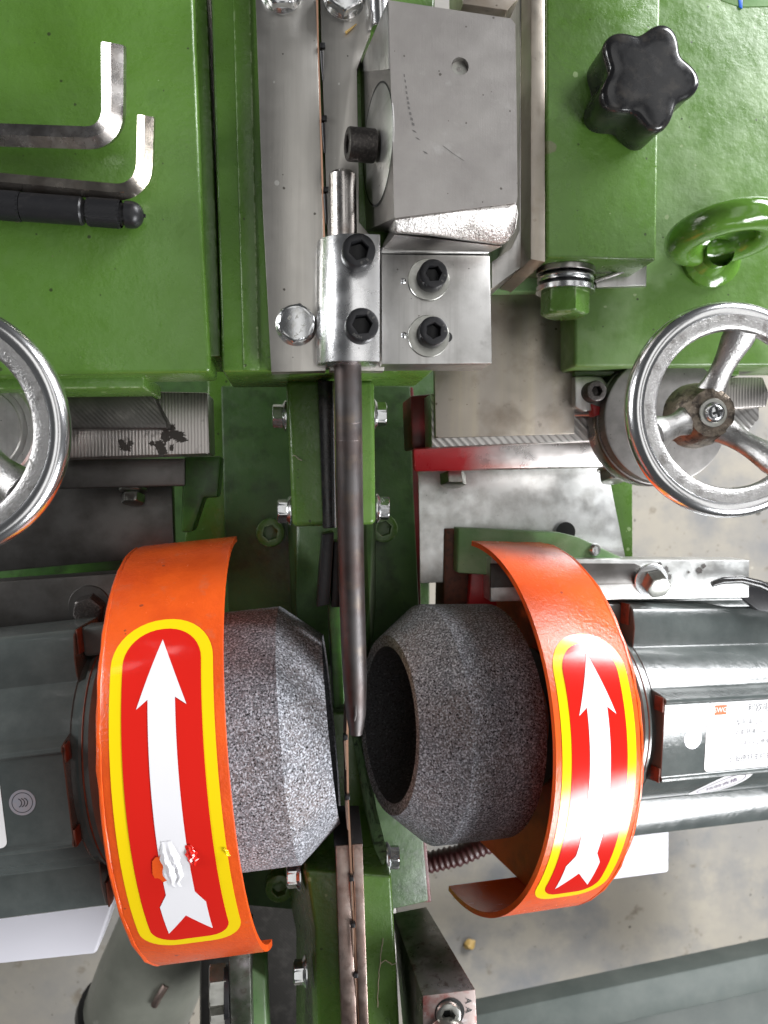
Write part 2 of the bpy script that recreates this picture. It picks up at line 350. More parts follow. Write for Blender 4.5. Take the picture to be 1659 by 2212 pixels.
def hex_head(af=16, h=7, flange=0, fh=1.6, cham=.8, hole=0):
    bm = bmesh.new(); r = af/math.sqrt(3)
    if flange: join(bm, lathe([(0, 0), (flange, 0), (flange, fh*.5), (flange-.4, fh*.8), (r*.9, fh+1.2), (0, fh+1.2)], 40))
    z0 = fh*.4 if flange else 0
    b = bmesh.new(); n = 48
    def hr(a, rr):
        q = (a % (math.pi/3)) - math.pi/6
        return min(rr, af/2/math.cos(q))
    rings = []
    for z, rr in ((z0, r), (h-cham, r), (h-cham*.45, af/2*1.06), (h, af/2*.93)):
        rings.append([b.verts.new((hr(2*math.pi*i/n, rr)*math.cos(2*math.pi*i/n), hr(2*math.pi*i/n, rr)*math.sin(2*math.pi*i/n), z)) for i in range(n)])
    for a, c in zip(rings, rings[1:]):
        for i in range(n): b.faces.new((a[i], a[(i+1) % n], c[(i+1) % n], c[i]))
    b.faces.new(rings[-1]); b.faces.new(rings[0][::-1])
    bmesh.ops.dissolve_limit(b, angle_limit=R(1), verts=b.verts, edges=b.edges)
    return join(bm, b)
def washer(ro, ri, h):
    return lathe([(ri, 0), (ro-.3, 0), (ro, .3), (ro, h-.3), (ro-.3, h), (ri, h)], 40, close=True)
def text_bm(s, size, depth=.0):
    c = bpy.data.curves.new('t', 'FONT'); c.body = s; c.size = size; c.align_x = 'CENTER'; c.align_y = 'CENTER'
    c.extrude = depth; c.resolution_u = 2
    o = bpy.data.objects.new('t', c); COL.objects.link(o)
    dg = bpy.context.evaluated_depsgraph_get()
    me = bpy.data.meshes.new_from_object(o.evaluated_get(dg))
    bm = bmesh.new(); bm.from_mesh(me); bpy.data.meshes.remove(me)
    bpy.data.objects.remove(o); bpy.data.curves.remove(c)
    return bm
def arc(cx, cy, r, a0, a1, n=8):
    return [(cx+r*math.cos(R(a0+(a1-a0)*i/n)), cy+r*math.sin(R(a0+(a1-a0)*i/n))) for i in range(n+1)]
def flatpoly(pts, z=0.0, h=0.0):
    bm = bmesh.new()
    f = bm.faces.new([bm.verts.new((x, y, z)) for x, y in pts])
    if h:
        r = bmesh.ops.extrude_face_region(bm, geom=[f])
        for v in r['geom']:
            if isinstance(v, bmesh.types.BMVert): v.co.z += h
    return bm
def cut(o, cutter):
    """take a world-space (mm) bmesh solid out of object o"""
    for v in cutter.verts: v.co *= MM
    bmesh.ops.recalc_face_normals(cutter, faces=cutter.faces)
    me = bpy.data.meshes.new('cutter'); cutter.to_mesh(me); cutter.free()
    c = bpy.data.objects.new('cutter', me); COL.objects.link(c)
    md = o.modifiers.new('cut', 'BOOLEAN'); md.operation = 'DIFFERENCE'; md.solver = 'EXACT'; md.object = c
    dg = bpy.context.evaluated_depsgraph_get()
    nm = bpy.data.meshes.new_from_object(o.evaluated_get(dg))
    o.modifiers.clear(); o.data = nm
    nm.shade_smooth(); nm.set_sharp_from_angle(angle=R(32))
    bpy.data.objects.remove(c); bpy.data.meshes.remove(me)
def solid(bm, M):
    for v in bm.verts: v.co = M @ v.co
    return bm
def rough_edges(bm, amp, size, cut=0):
    """uneven cast surface: move the vertices a little"""
    if cut: bmesh.ops.subdivide_edges(bm, edges=bm.edges[:], cuts=cut, use_grid_fill=True)
    for v in bm.verts: v.co += amp*noise.noise_vector(v.co/size)
    return bm

# ================================================================== SETTING
fz = -780
bm = bmesh.new(); bmesh.ops.create_grid(bm, x_segments=2, y_segments=2, size=2600)
for v in bm.verts: v.co.z = fz
fl = add('floor', bm, 'concrete'); fl['kind'] = 'structure'; fl['label'] = 'stained beige concrete workshop floor'
t = tag(add('floor_pebble', rough_edges(lathe([(0, 0), (6, 1), (9, 5), (5, 10), (0, 12)], 9), 4, 6), 'straw', M=Matrix.Translation(P(1012, 2036, fz))),
        'small tan pebble on the concrete floor below the orange guard', 'pebble')

# ================================================================== LEFT TABLE
LT = thing('left_table', 'dark green painted cast table on the left carrying the hex keys', 'machine table', P(250, 400, -30))
add('table_top', slab([(-160, -120), (414, -120), (440, 549), (455, 804), (-160, 812)], -6, -42, 2.2, 3), 'green_paint', LT)
add('side_flange', slab([(418, -120), (442, -120), (469, 549), (477, 770), (440, 770)], -14, -70, 1.2), 'green_paint', LT)
add('front_lip', slab([(-160, 806), (311, 806), (311, 838), (-160, 842)], -22, -75, 1.2), 'green_paint', LT)
DW = thing('left_slideway', 'milled dovetail slideway with dark oil stains under the left green table', 'slideway', P(300, 930, -80))
add('dovetail_plate', slab([(60, 826), (316, 826), (335, 868), (360, 914), (360, 925), (60, 925)], -60, -78, .8), 'dark_ground_iron', DW)
add('milled_base', slab([(60, 840), (449, 848), (453, 980), (60, 992)], -79, -112, 1.0), 'milled_steel', DW)
# stains on the milled face
blotz = [.1]
def blot(name, u, v, z, r, par, m='hole_black', n=44, sx=1.0):
    c = P(u, v, z); pts = []; blotz[0] += .02
    for i in range(n):
        a = 2*math.pi*i/n; q = r*(.65+.7*abs(noise.noise(Vector((math.cos(a)*2.2+u, math.sin(a)*2.2+v, 0))))+random.uniform(-.16, .16))
        pts.append((c.x+q*math.cos(a)*sx, c.y+q*math.sin(a)))
    return add(name, flatpoly(pts, z+blotz[0]), m, par)
for u, v, r_, sx in ((262, 955, 2.6, 1), (270, 966, 3.2, 1.3), (281, 958, 2.4, 1), (345, 962, 4.6, .8), (358, 942, 5.0, .7), (352, 975, 3.4, 1), (380, 940, 3.6, 1.8), (392, 950, 2.0, 2.4), (372, 925, 3.2, .8), (371, 968, 2.6, .6), (328, 958, 2.0, 1)):
    blot('oil_stain', u, v, -79, r_, DW, 'oil', sx=sx)
SW = thing('left_swivel_bracket', 'steel swivel bracket under the left slideway, its shade put into the colour', 'bracket', P(230, 1080, -140))
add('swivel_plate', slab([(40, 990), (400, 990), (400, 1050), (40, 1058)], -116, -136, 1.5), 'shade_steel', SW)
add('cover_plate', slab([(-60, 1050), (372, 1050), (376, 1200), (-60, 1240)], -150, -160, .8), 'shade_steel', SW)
hb0 = add('hex_bolt', hex_head(13, 6, 0), 'zinc_dull', SW, frame(P(288, 1069, -143), (0, -1, .35)))
add('washer', washer(9, 4, 1.5), 'zinc_dull', SW, frame(P(288, 1056, -140), (0, -1, .2)))
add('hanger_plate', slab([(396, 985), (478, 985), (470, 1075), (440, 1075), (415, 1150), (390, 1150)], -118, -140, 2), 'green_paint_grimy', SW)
BX = thing('left_body_panel', 'green painted side panel glimpsed deep behind the left slideway', 'machine panel', P(440, 1000, -220))
add('panel', slab([(448, 790), (500, 790), (500, 1210), (395, 1215), (405, 1090), (448, 1000)], -210, -240, 2), 'green_paint', BX)
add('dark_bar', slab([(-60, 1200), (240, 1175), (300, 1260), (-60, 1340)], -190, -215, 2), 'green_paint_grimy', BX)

MF = tag(add('frame_filler', slab([(-300, 640), (1300, 640), (1300, 1150), (930, 1220), (930, 1420), (480, 1500), (-300, 1500)], -300, -420, 6), 'green_paint_shaded'), 'dark green filler box added as machine body deep below the slideways', 'filler box')  # filler added so the gaps below the slideways stay dark
tag(add('gap_filler', slab([(430, 1880), (860, 1880), (860, 2420), (430, 2420)], -330, -430, 6), 'dark_ground_iron'), 'dark slab added to fill the shaded gap below the left guard', 'filler slab')  # added dark slab, stands in for the shade in this gap
# hex keys and tool on the left table
def bend(pts, r, n=7):
    a, b, c = [Vector(p) for p in pts]
    d1 = (a-b).normalized(); d2 = (c-b).normalized()
    th = d1.angle(d2); q = r/math.tan(th/2)
    s = b+d1*q; e = b+d2*q; ctr = b+(d1+d2).normalized()*(r/math.sin(th/2))
    out = [a, a.lerp(s, .5)]
    u = s-ctr; v = e-ctr; w = u.angle(v)
    for i in range(n+1):
        k = i/n; out.append(ctr + (math.sin((1-k)*w)*u+math.sin(k*w)*v)/math.sin(w))
    return out + [c]
def hexkey(name, pts, rad, br, m, label):
    path = bend([P(*p) for p in pts], br)
    bm = tube(path, rad, 6)
    ends = [f for f in bm.faces if len(f.verts) == 6]
    bmesh.ops.bevel(bm, geom=list({e for f in ends for e in f.edges}), offset=.35, segments=2, affect='EDGES')
    return tag(add(name, bm, m, ang=20), label, 'hex key', 'hex keys lying on the left table')
hexkey('hex_key', [(246, 95, 19), (246, 300, 3.5), (-140, 287, 2)], 5.7, 13, 'key_steel', 'larger dark worn hex key, its long arm above the bright one')
hexkey('hex_key', [(317, 250, 16), (312, 420, 2.5), (-140, 378, 1.5)], 4.3, 14, 'nickel_key', 'smaller bright nickel hex key beside the knurled black tool')
TL = thing('knurled_tool', 'black round tool handle with knurled bands on the left green table', 'tool', P(150, 455, 0))
ta, tb = P(-140, 433, 1.5), P(309, 466, 1.5); tax = (tb-ta); tlen = tax.length; tF = frame(ta, tax)
def tl_x(u): return (P(u, 444+(u)*.071, 1.5)-ta).length
k0, k1, k2, k3, k4 = tl_x(47), tl_x(180), tl_x(190), tl_x(262), tl_x(271)
def knurl(z0, z1, r, n=40):
    bm = bmesh.new(); m = max(4, int((z1-z0)/1.0)); rings = []
    for j in range(m+1):
        z = z0+(z1-z0)*j/m
        rings.append([bm.verts.new(((r+(.42 if (i+j) % 2 else -.42)*(0 < j < m))*math.cos(2*math.pi*i/n), (r+(.42 if (i+j) % 2 else -.42)*(0 < j < m))*math.sin(2*math.pi*i/n), z)) for i in range(n)])
    for a, b in zip(rings, rings[1:]):
        for i in range(n): bm.faces.new((a[i], a[(i+1) % n], b[(i+1) % n], b[i]))
    return bm
add('knurled_grip', knurl(0, k0, 6.5), 'knurl_black', TL, tF, ang=8)
add('plain_shank', lathe([(6.0, k0), (6.6, k0+.4), (6.6, k1-.8), (6.0, k1), (5.2, k1), (5.2, k2), (6.0, k2)], 40), 'black_oxide', TL, tF)
add('knurled_band', knurl(k2, k3, 6.4), 'knurl_black', TL, tF, ang=8)
add('round_end', lathe([(5.2, k3-.2), (5.2, k4), (6.3, k4+.2), (6.3, k4+3)]+[(6.3*math.cos(R(a)), k4+3+5.6*math.sin(R(a))) for a in range(10, 86, 10)]+[(.9, tlen), (.9, tlen+1.2), (0, tlen+1.3)], 36), 'black_oxide', TL, tF)

# ================================================================== MIDDLE BED (upper body) and guide plates
MB = thing('middle_bed', 'dark green painted cast bed under the two steel guide plates', 'machine bed', P(560, 500, -20))
add('bed_top', slab([(452, -120), (940, -120), (940, 800), (479, 803), (477, 700)], -9, -75, 1.8, 3), 'green_paint', MB)
add('bed_rib', slab([(500, -120), (538, -120), (560, 800), (526, 800)], -8.4, -12, .55, 3), 'green_paint', MB)

flange_bolt = None
def put_flange_bolt(par, u, v, z, roll, name='flange_bolt'):
    global flange_bolt
    F = frame(P(u, v, z), (0, 0, 1), None, roll)
    if flange_bolt is None:
        flange_bolt = add(name, hex_head(17, 7.5, 10.2, 1.8, 1.1), 'zinc', par, F); return flange_bolt
    return share(flange_bolt, name, par, F)
GL = thing('guide_plate', 'left steel guide plate with a lone flange bolt at its lower end', 'guide plate', P(620, 400, -4), 'guide plates either side of the saw blade')
add('plate', slab([(548, -120), (679, -120), (698, 500), (704, 801), (586, 804), (568, 466)], 0, -8.5, .35), 'ground_plate', GL)
b = put_flange_bolt(GL, 640, 703, 0, .35)
for s, dx, dy, sz, ro in (('4', 1.2, 4.4, 3.2, 2.6), ('8', -2.4, 4.0, 3.2, 2.6), ('X', 4.2, .2, 3.0, -1.0), ('Y', 2.8, -2.6, 3.0, -.8), ('Z', .6, -4.6, 3.0, -.6)):
    add('head_mark', text_bm(s, sz, .05), 'zinc_dull', b, frame(P(640, 703, 7.55)+Vector((dx-.8, dy-.2, 0)), (0, 0, 1), None, ro))
put_flange_bolt(GL, 607, -14, 0, .1)
GR = thing('guide_plate', 'right steel guide plate running under the grey rocker block', 'guide plate', P(760, 300, -4), 'guide plates either side of the saw blade')
add('plate', slab([(688, -120), (795, -120), (801, 70), (771, 150), (776, 480), (826, 540), (830, 801), (712, 801), (708, 500)], 0.0, -8.5, .35), 'ground_plate', GR)
put_flange_bolt(GR, 743, -2, 0, .52)
tag(add('straw_bit', tube([P(747, 71, .8), P(758, 62, .9), P(770, 52, 1.0)], [.7, .5, .3], 6), 'straw'), 'tiny dry straw bit lying on the right guide plate', 'straw')
CB = tag(add('round_bar', lathe([(0, 0), (4.4, 0), (5, .6), (5, 60), (0, 60)], 24), 'chrome', M=frame(P(822, 62, 2), (-.05, 1, 0))), 'short bright round steel bar behind the rocker block top edge', 'bar')

# saw blade standing on edge in the slot
SB = thing('saw_blade', 'thin brown band saw blade on edge running down the middle slot', 'saw blade', P(700, 300, -10))
path = [(683, -120, -1.5), (686, 100, -1.5), (693, 300, -1.5), (699, 500, -1.5), (704, 600, -2), (745, 800, -10), (752, 1150, -25), (754, 1480, -34), (750, 1600, -36), (752, 1740, -38), (757, 1840, -39), (766, 2020, -42), (778, 2260, -46)]
bm = bmesh.new(); prev = None
for u, v, z in path:
    p = P(u, v, z); q = [bm.verts.new(p+Vector((dx, 0, dz))) for dx, dz in ((-.6, 0), (.6, 0), (.6, -26), (-.6, -26))]
    if prev:
        for i in range(4): bm.faces.new((prev[i], prev[(i+1) % 4], q[(i+1) % 4], q[i]))
    else: bm.faces.new(q)
    prev = q
bm.faces.new(prev[::-1])
add('blade_band', bm, 'blade_copper', SB)
def tooth(u, v, z, w, l, par=SB):
    return add('carbide_tip', box((0, 0, 0), (w, w*1.0, 5), .35), 'black_oxide', par, frame(P(u, v, z-1.5), (0, 0, 1), (1, .03, 0)))
for u, v, z in ((697, 103, .6), (700, 259, .6), (704, 412, .6), (746, 1591, -35), (750, 1720, -36), (759, 1895, -38), (762, 1995, -39.5), (768, 2103, -42)):
    tooth(u, v, z, 2.6, 3)
    # the backing of each tooth below it
    a = P(u-2, v+8, z-.6); c = P(u-1+2, v+72, z-.8)
    add('tooth_back', tube([a, a.lerp(c, .5), c], [.95, .75, .3], 8), 'black_oxide' if v < 1500 else 'blade_steel', SB)

# ================================================================== CLAMP, ROD
CL = thing('rod_clamp', 'bright aluminium clamp block with rounded side and two black cap screws', 'clamp', P(750, 640, 10))
zt = 24
pA, pB = P(684, 512, 8), P(684, 786, 8)
pr1, pr2 = P(821, 506, zt), P(824, 781, zt)
sec = [(0, -16.5)]
wd = (pr1.x-P(684, 512, 8).x)
rr = 17
for i in range(0, 13):
    a = R(180+48-(180+48-90)*i/12); sec.append((rr+rr*math.cos(a), 7+rr*math.sin(a)))
sec = [(rr, -6)] + sec[1:] + [(wd, zt), (wd, -6)]
def clamp_bm():
    ends = []
    for p, q in ((pr1, pA), (pr2, pB)):
        y = p.y; ends.append([Vector((pA.x+x, y, z)) for x, z in sec])
    return loft(ends[0], ends[1], .35, 2)
add('clamp_body', clamp_bm(), 'polished_aluminium', CL, ang=40)
cap = add('cap_screw', socket_head(7.7, 9.5, 8, 6.5), 'black_oxide', CL, frame(P(772, 552, zt), (0, 0, 1), None, .28))
cap2 = share(cap, 'cap_screw', CL, frame(P(779, 709, zt), (0, 0, 1), None, .1))
def ring_text(par, ctr, s, r, a0, size, m='etched'):
    for i, ch in enumerate(s):
        a = a0 - i*(size*.75/r)
        add('head_mark', text_bm(ch, size, .05), m, par, frame(Vector(ctr)+Vector((r*math.cos(a), r*math.sin(a), .02)), (0, 0, 1), None, a-math.pi/2))
ring_text(cap, P(772, 552, zt)+Vector((0, 0, 9.5)), '8.8', 5.9, R(-48), 2.1)
ring_text(cap2, P(779, 709, zt)+Vector((0, 0, 9.5)), '8.8', 5.9, R(62), 2.1)
ring_text(cap2, P(779, 709, zt)+Vector((0, 0, 9.5)), 'HOW', 5.9, R(-98), 1.9)
RD = thing('steel_rod', 'long dark steel rod held in the clamp and pointing down between the wheels', 'rod', P(755, 1000, 0))
up0, up1 = P(740, 373, 6), P(742, 520, 6)
add('rod_stub', lathe([(0, 0), (5.2, 0), (6.6, 1.6), (6.6, 34), (0, 34)], 32), 'rusty_rod', RD, frame(up0, up1-up0))
path = [P(751, 770, 6), P(753, 900, 3), P(756, 1100, -4), P(760, 1280, -9), P(764, 1400, -13), P(767, 1480, -16), P(769, 1545, -18), P(769, 1585, -19)]
add('rod_shank', tube(path, [6.7, 6.7, 6.7, 6.6, 6.5, 6.2, 5.2, 3.4], 32), 'rod_steel', RD)
for v in (912, 949):
    add('scribed_ring', lathe([(6.72, 0), (6.8, .2), (6.72, .4)], 32), 'rod_steel', RD, frame(P(753.5, v, 3-(v-900)*.035), P(756, 1100, -4)-P(753, 900, 3)))
add('worn_tip', slab([(765, 1504), (771, 1503), (771, 1546), (767, 1560), (763, 1558), (765, 1545)], -11.4, -15, .5), 'rod_steel', RD)

# ================================================================== MOUNTING BLOCK (right of clamp)
MK = thing('mounting_block', 'flat aluminium mounting block with two washered black cap screws', 'block', P(940, 670, 0))
zt2 = 12
add('block', slab([(824, 549), (1058, 552), (1063, 785), (825, 787)], zt2, -12, .5), 'aluminium', MK)
add('ledge', slab([(824, 532), (1058, 530), (1058, 547), (824, 546)], zt2+1.5, -12, .8, 3), 'aluminium', MK)
add('base_shim', slab([(808, 770), (1030, 770), (1030, 797), (808, 797)], -12.5, -20, .4), 'aluminium', MK)
w0 = add('washer', washer(10.2, 4, 1.6), 'zinc_dull', MK, frame(P(925, 605, zt2), (0, 0, 1)))
share(w0, 'washer', MK, frame(P(925, 727, zt2), (0, 0, 1)))
capb = add('cap_screw', socket_head(6.9, 9.5, 6.6, 6), 'black_oxide', MK, frame(P(930, 601, zt2+1.6), (0, 0, 1), None, .05))
capc = share(capb, 'cap_screw', MK, frame(P(930, 722, zt2+1.6), (0, 0, 1), None, .45))
ring_text(capc, P(930, 722, zt2+1.6)+Vector((0, 0, 9.5)), '8.8', 5.4, R(28), 1.9)
ring_text(capb, P(930, 601, zt2+1.6)+Vector((0, 0, 9.5)), '8.8', 5.4, R(-10), 1.9)
for u, v in ((871, 607), (873, 724)):
    add('punch_mark', lathe([(0, .9), (.9, .5), (1.5, 0)], 14), 'zinc', MK, frame(P(u, v, zt2), (0, 0, 1)))
add('slot_hole', flatpoly(arc(0, 0, 2.6, 0, 360, 16)[:-1]), 'hole_black', MK, frame(P(966, 728, zt2+.1), (0, 0, 1)))

# ================================================================== ROCKER BLOCK
RB = thing('rocker_block', 'large grey steel rocker block with a round disc on its slanted left face', 'block', P(960, 270, 0))
zr, zl = 44, -14
top = [P(836, -40, zr), P(847, 274, zr), P(852, 486, zr), P(1117, 447, zr), P(1116, 300, zr), P(1112, 38, zr), P(960, 20, zr), P(845, 0, zr)]
# body as a loft from the top outline to the base outline
tp = [(839, 0), (847, 274), (852, 471), (1116, 438), (1118, 425), (1117, 300), (1113, 52), (1104, 40)]
top = [P(u, v, zr) for u, v in tp]
bp = [(773, 152), (776, 290), (786, 500), None, None, None, None, None]
bot = []
for i, p in enumerate(top):
    if bp[i]: bot.append(P(*bp[i], zl))
    else: bot.append(Vector((p.x-1.5, p.y-2, zl)))
bm = bmesh.new()
a = [bm.verts.new(p) for p in top]; c = [bm.verts.new(p) for p in bot]
n = len(a); bm.faces.new(a); bm.faces.new(c[::-1])
for i in range(n): bm.faces.new((a[i], c[i], c[(i+1) % n], a[(i+1) % n]))
rbb = add('block_body', bevel(bm, .5, 2), 'cast_iron_face', RB)
cut(rbb, solid(lathe([(0, -3.2), (3.9, -3.2), (3.9, 3), (0, 3)], 36), frame(P(994, 143, zr), (0, 0, 1))))
fdir = (top[1]-top[0]).normalized()
fn = (bot[1]-top[1]).cross(fdir).normalized()
if fn.x > 0: fn = -fn
# upper wedge corner of the slanted face
add('face_wedge', loft([P(836, 2, zr-.4), P(841, 2, zr-.4), P(843, 150, zr-.4), P(839, 150, zr-.4)], [P(805, 80, 20), P(812, 80, 20), P(790, 160, -12), P(774, 155, -12)], .3), 'aluminium', RB)
# rough cast nose below the block
nose = [P(853, 488, zr-1), P(1118, 448, zr-1), P(1112, 515, 22), P(1085, 540, 14), P(950, 520, 22), P(838, 506, 22)]
bm = loft([P(853, 472, zr-.6), P(980, 456, zr-.6), P(1116, 439, zr-.6), P(1121, 462, zr-3), P(1116, 496, zr-8), P(1100, 522, zr-14), P(1084, 530, zr-16), P(960, 512, zr-10), P(851, 504, zr-5)],
          [P(845, 450, 0), P(980, 440, 0), P(1085, 430, 0), P(1090, 470, 0), P(1088, 500, 0), P(1080, 520, 0), P(1068, 528, 0), P(960, 520, 0), P(835, 500, 0)], 1.6, 3)
bmesh.ops.triangulate(bm, faces=bm.faces[:])
add('cast_nose', bm, 'cast_metal', RB)
add('lower_web', loft([P(853, 506, 26), P(1086, 532, 26), P(1060, 545, 14), P(826, 538, 14)], [P(845, 490, 0), P(1080, 510, 0), P(1058, 530, 0), P(826, 528, 0)], .6), 'cast_iron_face', RB)
# disc and screw on the slanted face
fc = P(812, 314, 20)
h = (top[1]-fc).dot(fn); fc = fc + fn*h*1.0
add('face_disc', lathe([(0, .5), (25.5, .5), (26, .2), (26, -.5)], 64), 'aluminium', RB, frame(fc-fn*.2, fn))
add('disc_groove', lathe([(26.1, .15), (27.0, .18)], 64), 'hole_black', RB, frame(fc, fn))
sc_ = add('cap_screw', socket_head(7.6, 13, 7.5, 6), 'worn_oxide', RB, frame(P(812, 316, 20)+fn*1.0, fn, None, .3), ang=25)
add('centre_hole', lathe([(3.7, 0), (1.0, .1), (.7, -.6), (0, -.9)], 28), 'zinc_dull', RB, frame(P(994, 143, zr)-Vector((0, 0, 3.1)), (0, 0, 1)))
def scribe(pts, w, name='pen_mark'):
    q = [P(u, v, zr+.08) for u, v in pts]; bm = bmesh.new()
    a = [bm.verts.new(p+Vector((-w, w*.3, 0))) for p in q]; c = [bm.verts.new(p+Vector((w, -w*.3, 0))) for p in q]
    for i in range(len(q)-1): bm.faces.new((a[i], c[i], c[i+1], a[i+1]))
    return add(name, bm, 'etched', RB)
dots = [(873, 163), (875, 175), (877, 188), (878, 200), (880, 212), (882, 222), (883, 233), (886, 245), (889, 257), (892, 268)]
for i, (u, v) in enumerate(dots): scribe([(u, v-3), (u+.6, v+3)], .25+.04*i)
scribe([(893, 281), (897, 286)], .7); scribe([(900, 297), (905, 302)], .7); scribe([(917, 327), (921, 332)], .8)
scribe([(957, 315), (978, 331), (1002, 347)], .42)
# steel block behind the rocker (top edge of the picture)
tag(add('back_plate', slab([(1000, -120), (1130, -120), (1124, -8), (1097, 22), (1000, 8)], 24, -10, .6), 'brown_plate_steel'), 'brown steel plate peeping out behind the top of the rocker block', 'plate')

# ================================================================== RIGHT SIDE: upright plate, green slide block, knob
UP = thing('upright_plate', 'tall grey steel plate standing between rocker block and green slide block', 'plate', P(1120, 350, -30))
add('plate', slab([(1147, -120), (1177, -120), (1178, 566), (1146, 560)], 4, -76, .5), 'brown_plate_steel', UP)
add('backing', slab([(1123, -120), (1148, -120), (1146, 562), (1062, 624), (1062, 566), (1104, 536), (1122, 498)], -14, -78, .5), 'aluminium', UP)
SLB = thing('slide_block', 'bright green painted slide block carrying the black star knob', 'machine block', P(1300, 300, -20))
add('block', slab([(1178.5, -120), (1429, -120), (1418, 563), (1181, 556)], 2, -40, 1.6, 3), 'green_paint', SLB)
add('block_foot', slab([(1060, 470), (1300, 470), (1300, 628), (1062, 630)], -58, -80, 1.2), 'green_paint_dusty', SLB)
# thrust bearing and green bolt, axis along -y
bc = P(1222, 575, -18)
ax = Vector((-.01, -1, 0))
def stk(y): return frame(bc+ax*y, ax)
BB = thing('thrust_bearing', 'stack of steel thrust washers on the bolt under the green block', 'bearing', bc)
add('washer', washer(15.5, 6, 3.2), 'steel', BB, stk(1.5))
add('ball_cage', lathe([(10, 0), (13.2, .2), (13.2, 3.4), (10, 3.6)], 40), 'black_oxide', BB, stk(5.2))
add('race', lathe([(8, 0), (14.6, .2), (15.0, .8), (14.2, 1.6), (15, 2.3), (14.6, 2.9), (8, 3)], 40), 'zinc', BB, stk(6.2))
add('cage_lip', lathe([(8, 0), (13, 0), (13, 1.8), (8, 1.8)], 40), 'black_oxide', BB, stk(9.2))
add('washer', washer(15.6, 6, 3.0), 'zinc', BB, stk(11.2))
tag(add('hex_bolt', rough_edges(hex_head(22, 12.5, 0, cham=1.6), .12, 2), 'green_paint', M=frame(bc+ax*14.2, ax, (1, 0, .3), .12)), 'large green painted hex bolt below the thrust washers', 'bolt')
tag(add('shaft_end', lathe([(0, 0), (7, 0), (7, 30), (0, 30)], 24), 'steel', M=frame(bc-ax*10, ax)), 'steel bolt shank between green block and thrust washers', 'bolt')
AB = thing('stop_bar', 'short bright aluminium stop bar beside the thrust washers', 'bar', P(1350, 600, -30))
add('bar', loft([P(1286, 590, -30), P(1397, 570, -30), P(1396, 617, -30), P(1288, 622, -30)], [P(1286, 585, -50), P(1397, 572, -50), P(1396, 622, -50), P(1288, 626, -50)], .6), 'aluminium', AB)
add('split_pin', tube([P(1284, 607, -22), P(1320, 595, -22), P(1362, 580, -22), P(1376, 578, -24)], [1.1, 1.2, 1.2, .8], 8), 'steel', AB)
# star knob
SK = thing('star_knob', 'black plastic five lobed star knob over the edge of the green slide block', 'knob', P(1370, 200, 2))
kc = P(1350, 222, 3.0)
def star(nl=5, n=150):
    bm = bmesh.new(); rings = []
    prof = [(.80, 0), (.92, .6), (.965, 2), (.975, 20), (1.0, 24), (.985, 26.3), (.94, 27.6), (.85, 28.2), (.6, 28.5), (.3, 28.6)]
    for s, z in prof:
        ring = []
        for i in range(n):
            a = 2*math.pi*i/n
            c = math.cos(nl*(a-R(-4)))
            r = 22.9 + 3.3*c - .1*math.cos(2*nl*(a-R(-4)))
            r *= s if s > .7 else s
            ring.append(bm.verts.new((r*math.cos(a), r*math.sin(a), z)))
        rings.append(ring)
    for a, b in zip(rings, rings[1:]):
        for i in range(n): bm.faces.new((a[i], a[(i+1) % n], b[(i+1) % n], b[i]))
    bm.faces.new(rings[-1]); bm.faces.new(rings[0][::-1]); return bm
add('knob_head', star(), 'black_plastic', SK, frame(kc, (0, 0, 1)), ang=50)
add('knob_neck', lathe([(9, -1), (9, 1.5), (0, 1.5)], 30), 'black_plastic', SK, frame(kc, (0, 0, 1)))
RT = thing('right_table', 'green painted cast table on the right under the handwheel and eye bolt', 'machine table', P(1480, 500, -40))
add('table_top', slab([(1235, -120), (1800, -120), (1800, 790), (1241, 792), (1241, 560)], -42, -85, 2.0, 3), 'green_paint_scuffed', RT)
add('front_lip', slab([(1241, 780), (1600, 780), (1598, 812), (1241, 812)], -62, -95, 1.2), 'green_paint', RT)
add('worn_patch', slab([(1540, -60), (1720, -60), (1720, 12), (1600, 14), (1560, 0)], -41.6, -43, .2), 'green_paint_dusty', RT)
add('blue_mark', slab([(1595, -8), (1604, -8), (1604, 18), (1597, 14)], -41.2, -42, .1), 'ink_blue', RT)
# eye bolt
EB = thing('eye_bolt', 'green painted lifting eye bolt standing on the right green table', 'eye bolt', P(1535, 560, -42))
ec = P(1535, 566, -42)
add('collar', lathe([(0, 0), (17.5, 0), (17.5, 3.2), (15, 5.5), (10, 8), (0, 8)], 40), 'green_gloss', EB, frame(P(1533, 557, -42), (0, 0, 1)))
ring = bmesh.new(); prev = None; rings = []
for i in range(48):
    a = 2*math.pi*i/48; pts = []
    for j in range(16):
        b_ = 2*math.pi*j/16; rr_ = 23+8.8*math.cos(b_); pts.append(ring.verts.new((rr_*math.cos(a), rr_*math.sin(a), 8.2*math.sin(b_))))
    rings.append(pts)
for i in range(48):
    for j in range(16): ring.faces.new((rings[i][j], rings[(i+1) % 48][j], rings[(i+1) % 48][(j+1) % 16], rings[i][(j+1) % 16]))
add('ring', ring, 'green_gloss', EB, frame(P(1567, 505, -14), (.10, -.98, .14), (1, 0, 0)))
add('neck', lathe([(12, 0), (8, 6), (8, 12)], 30), 'green_gloss', EB, frame(P(1533, 557, -37), (0, 0, 1)))

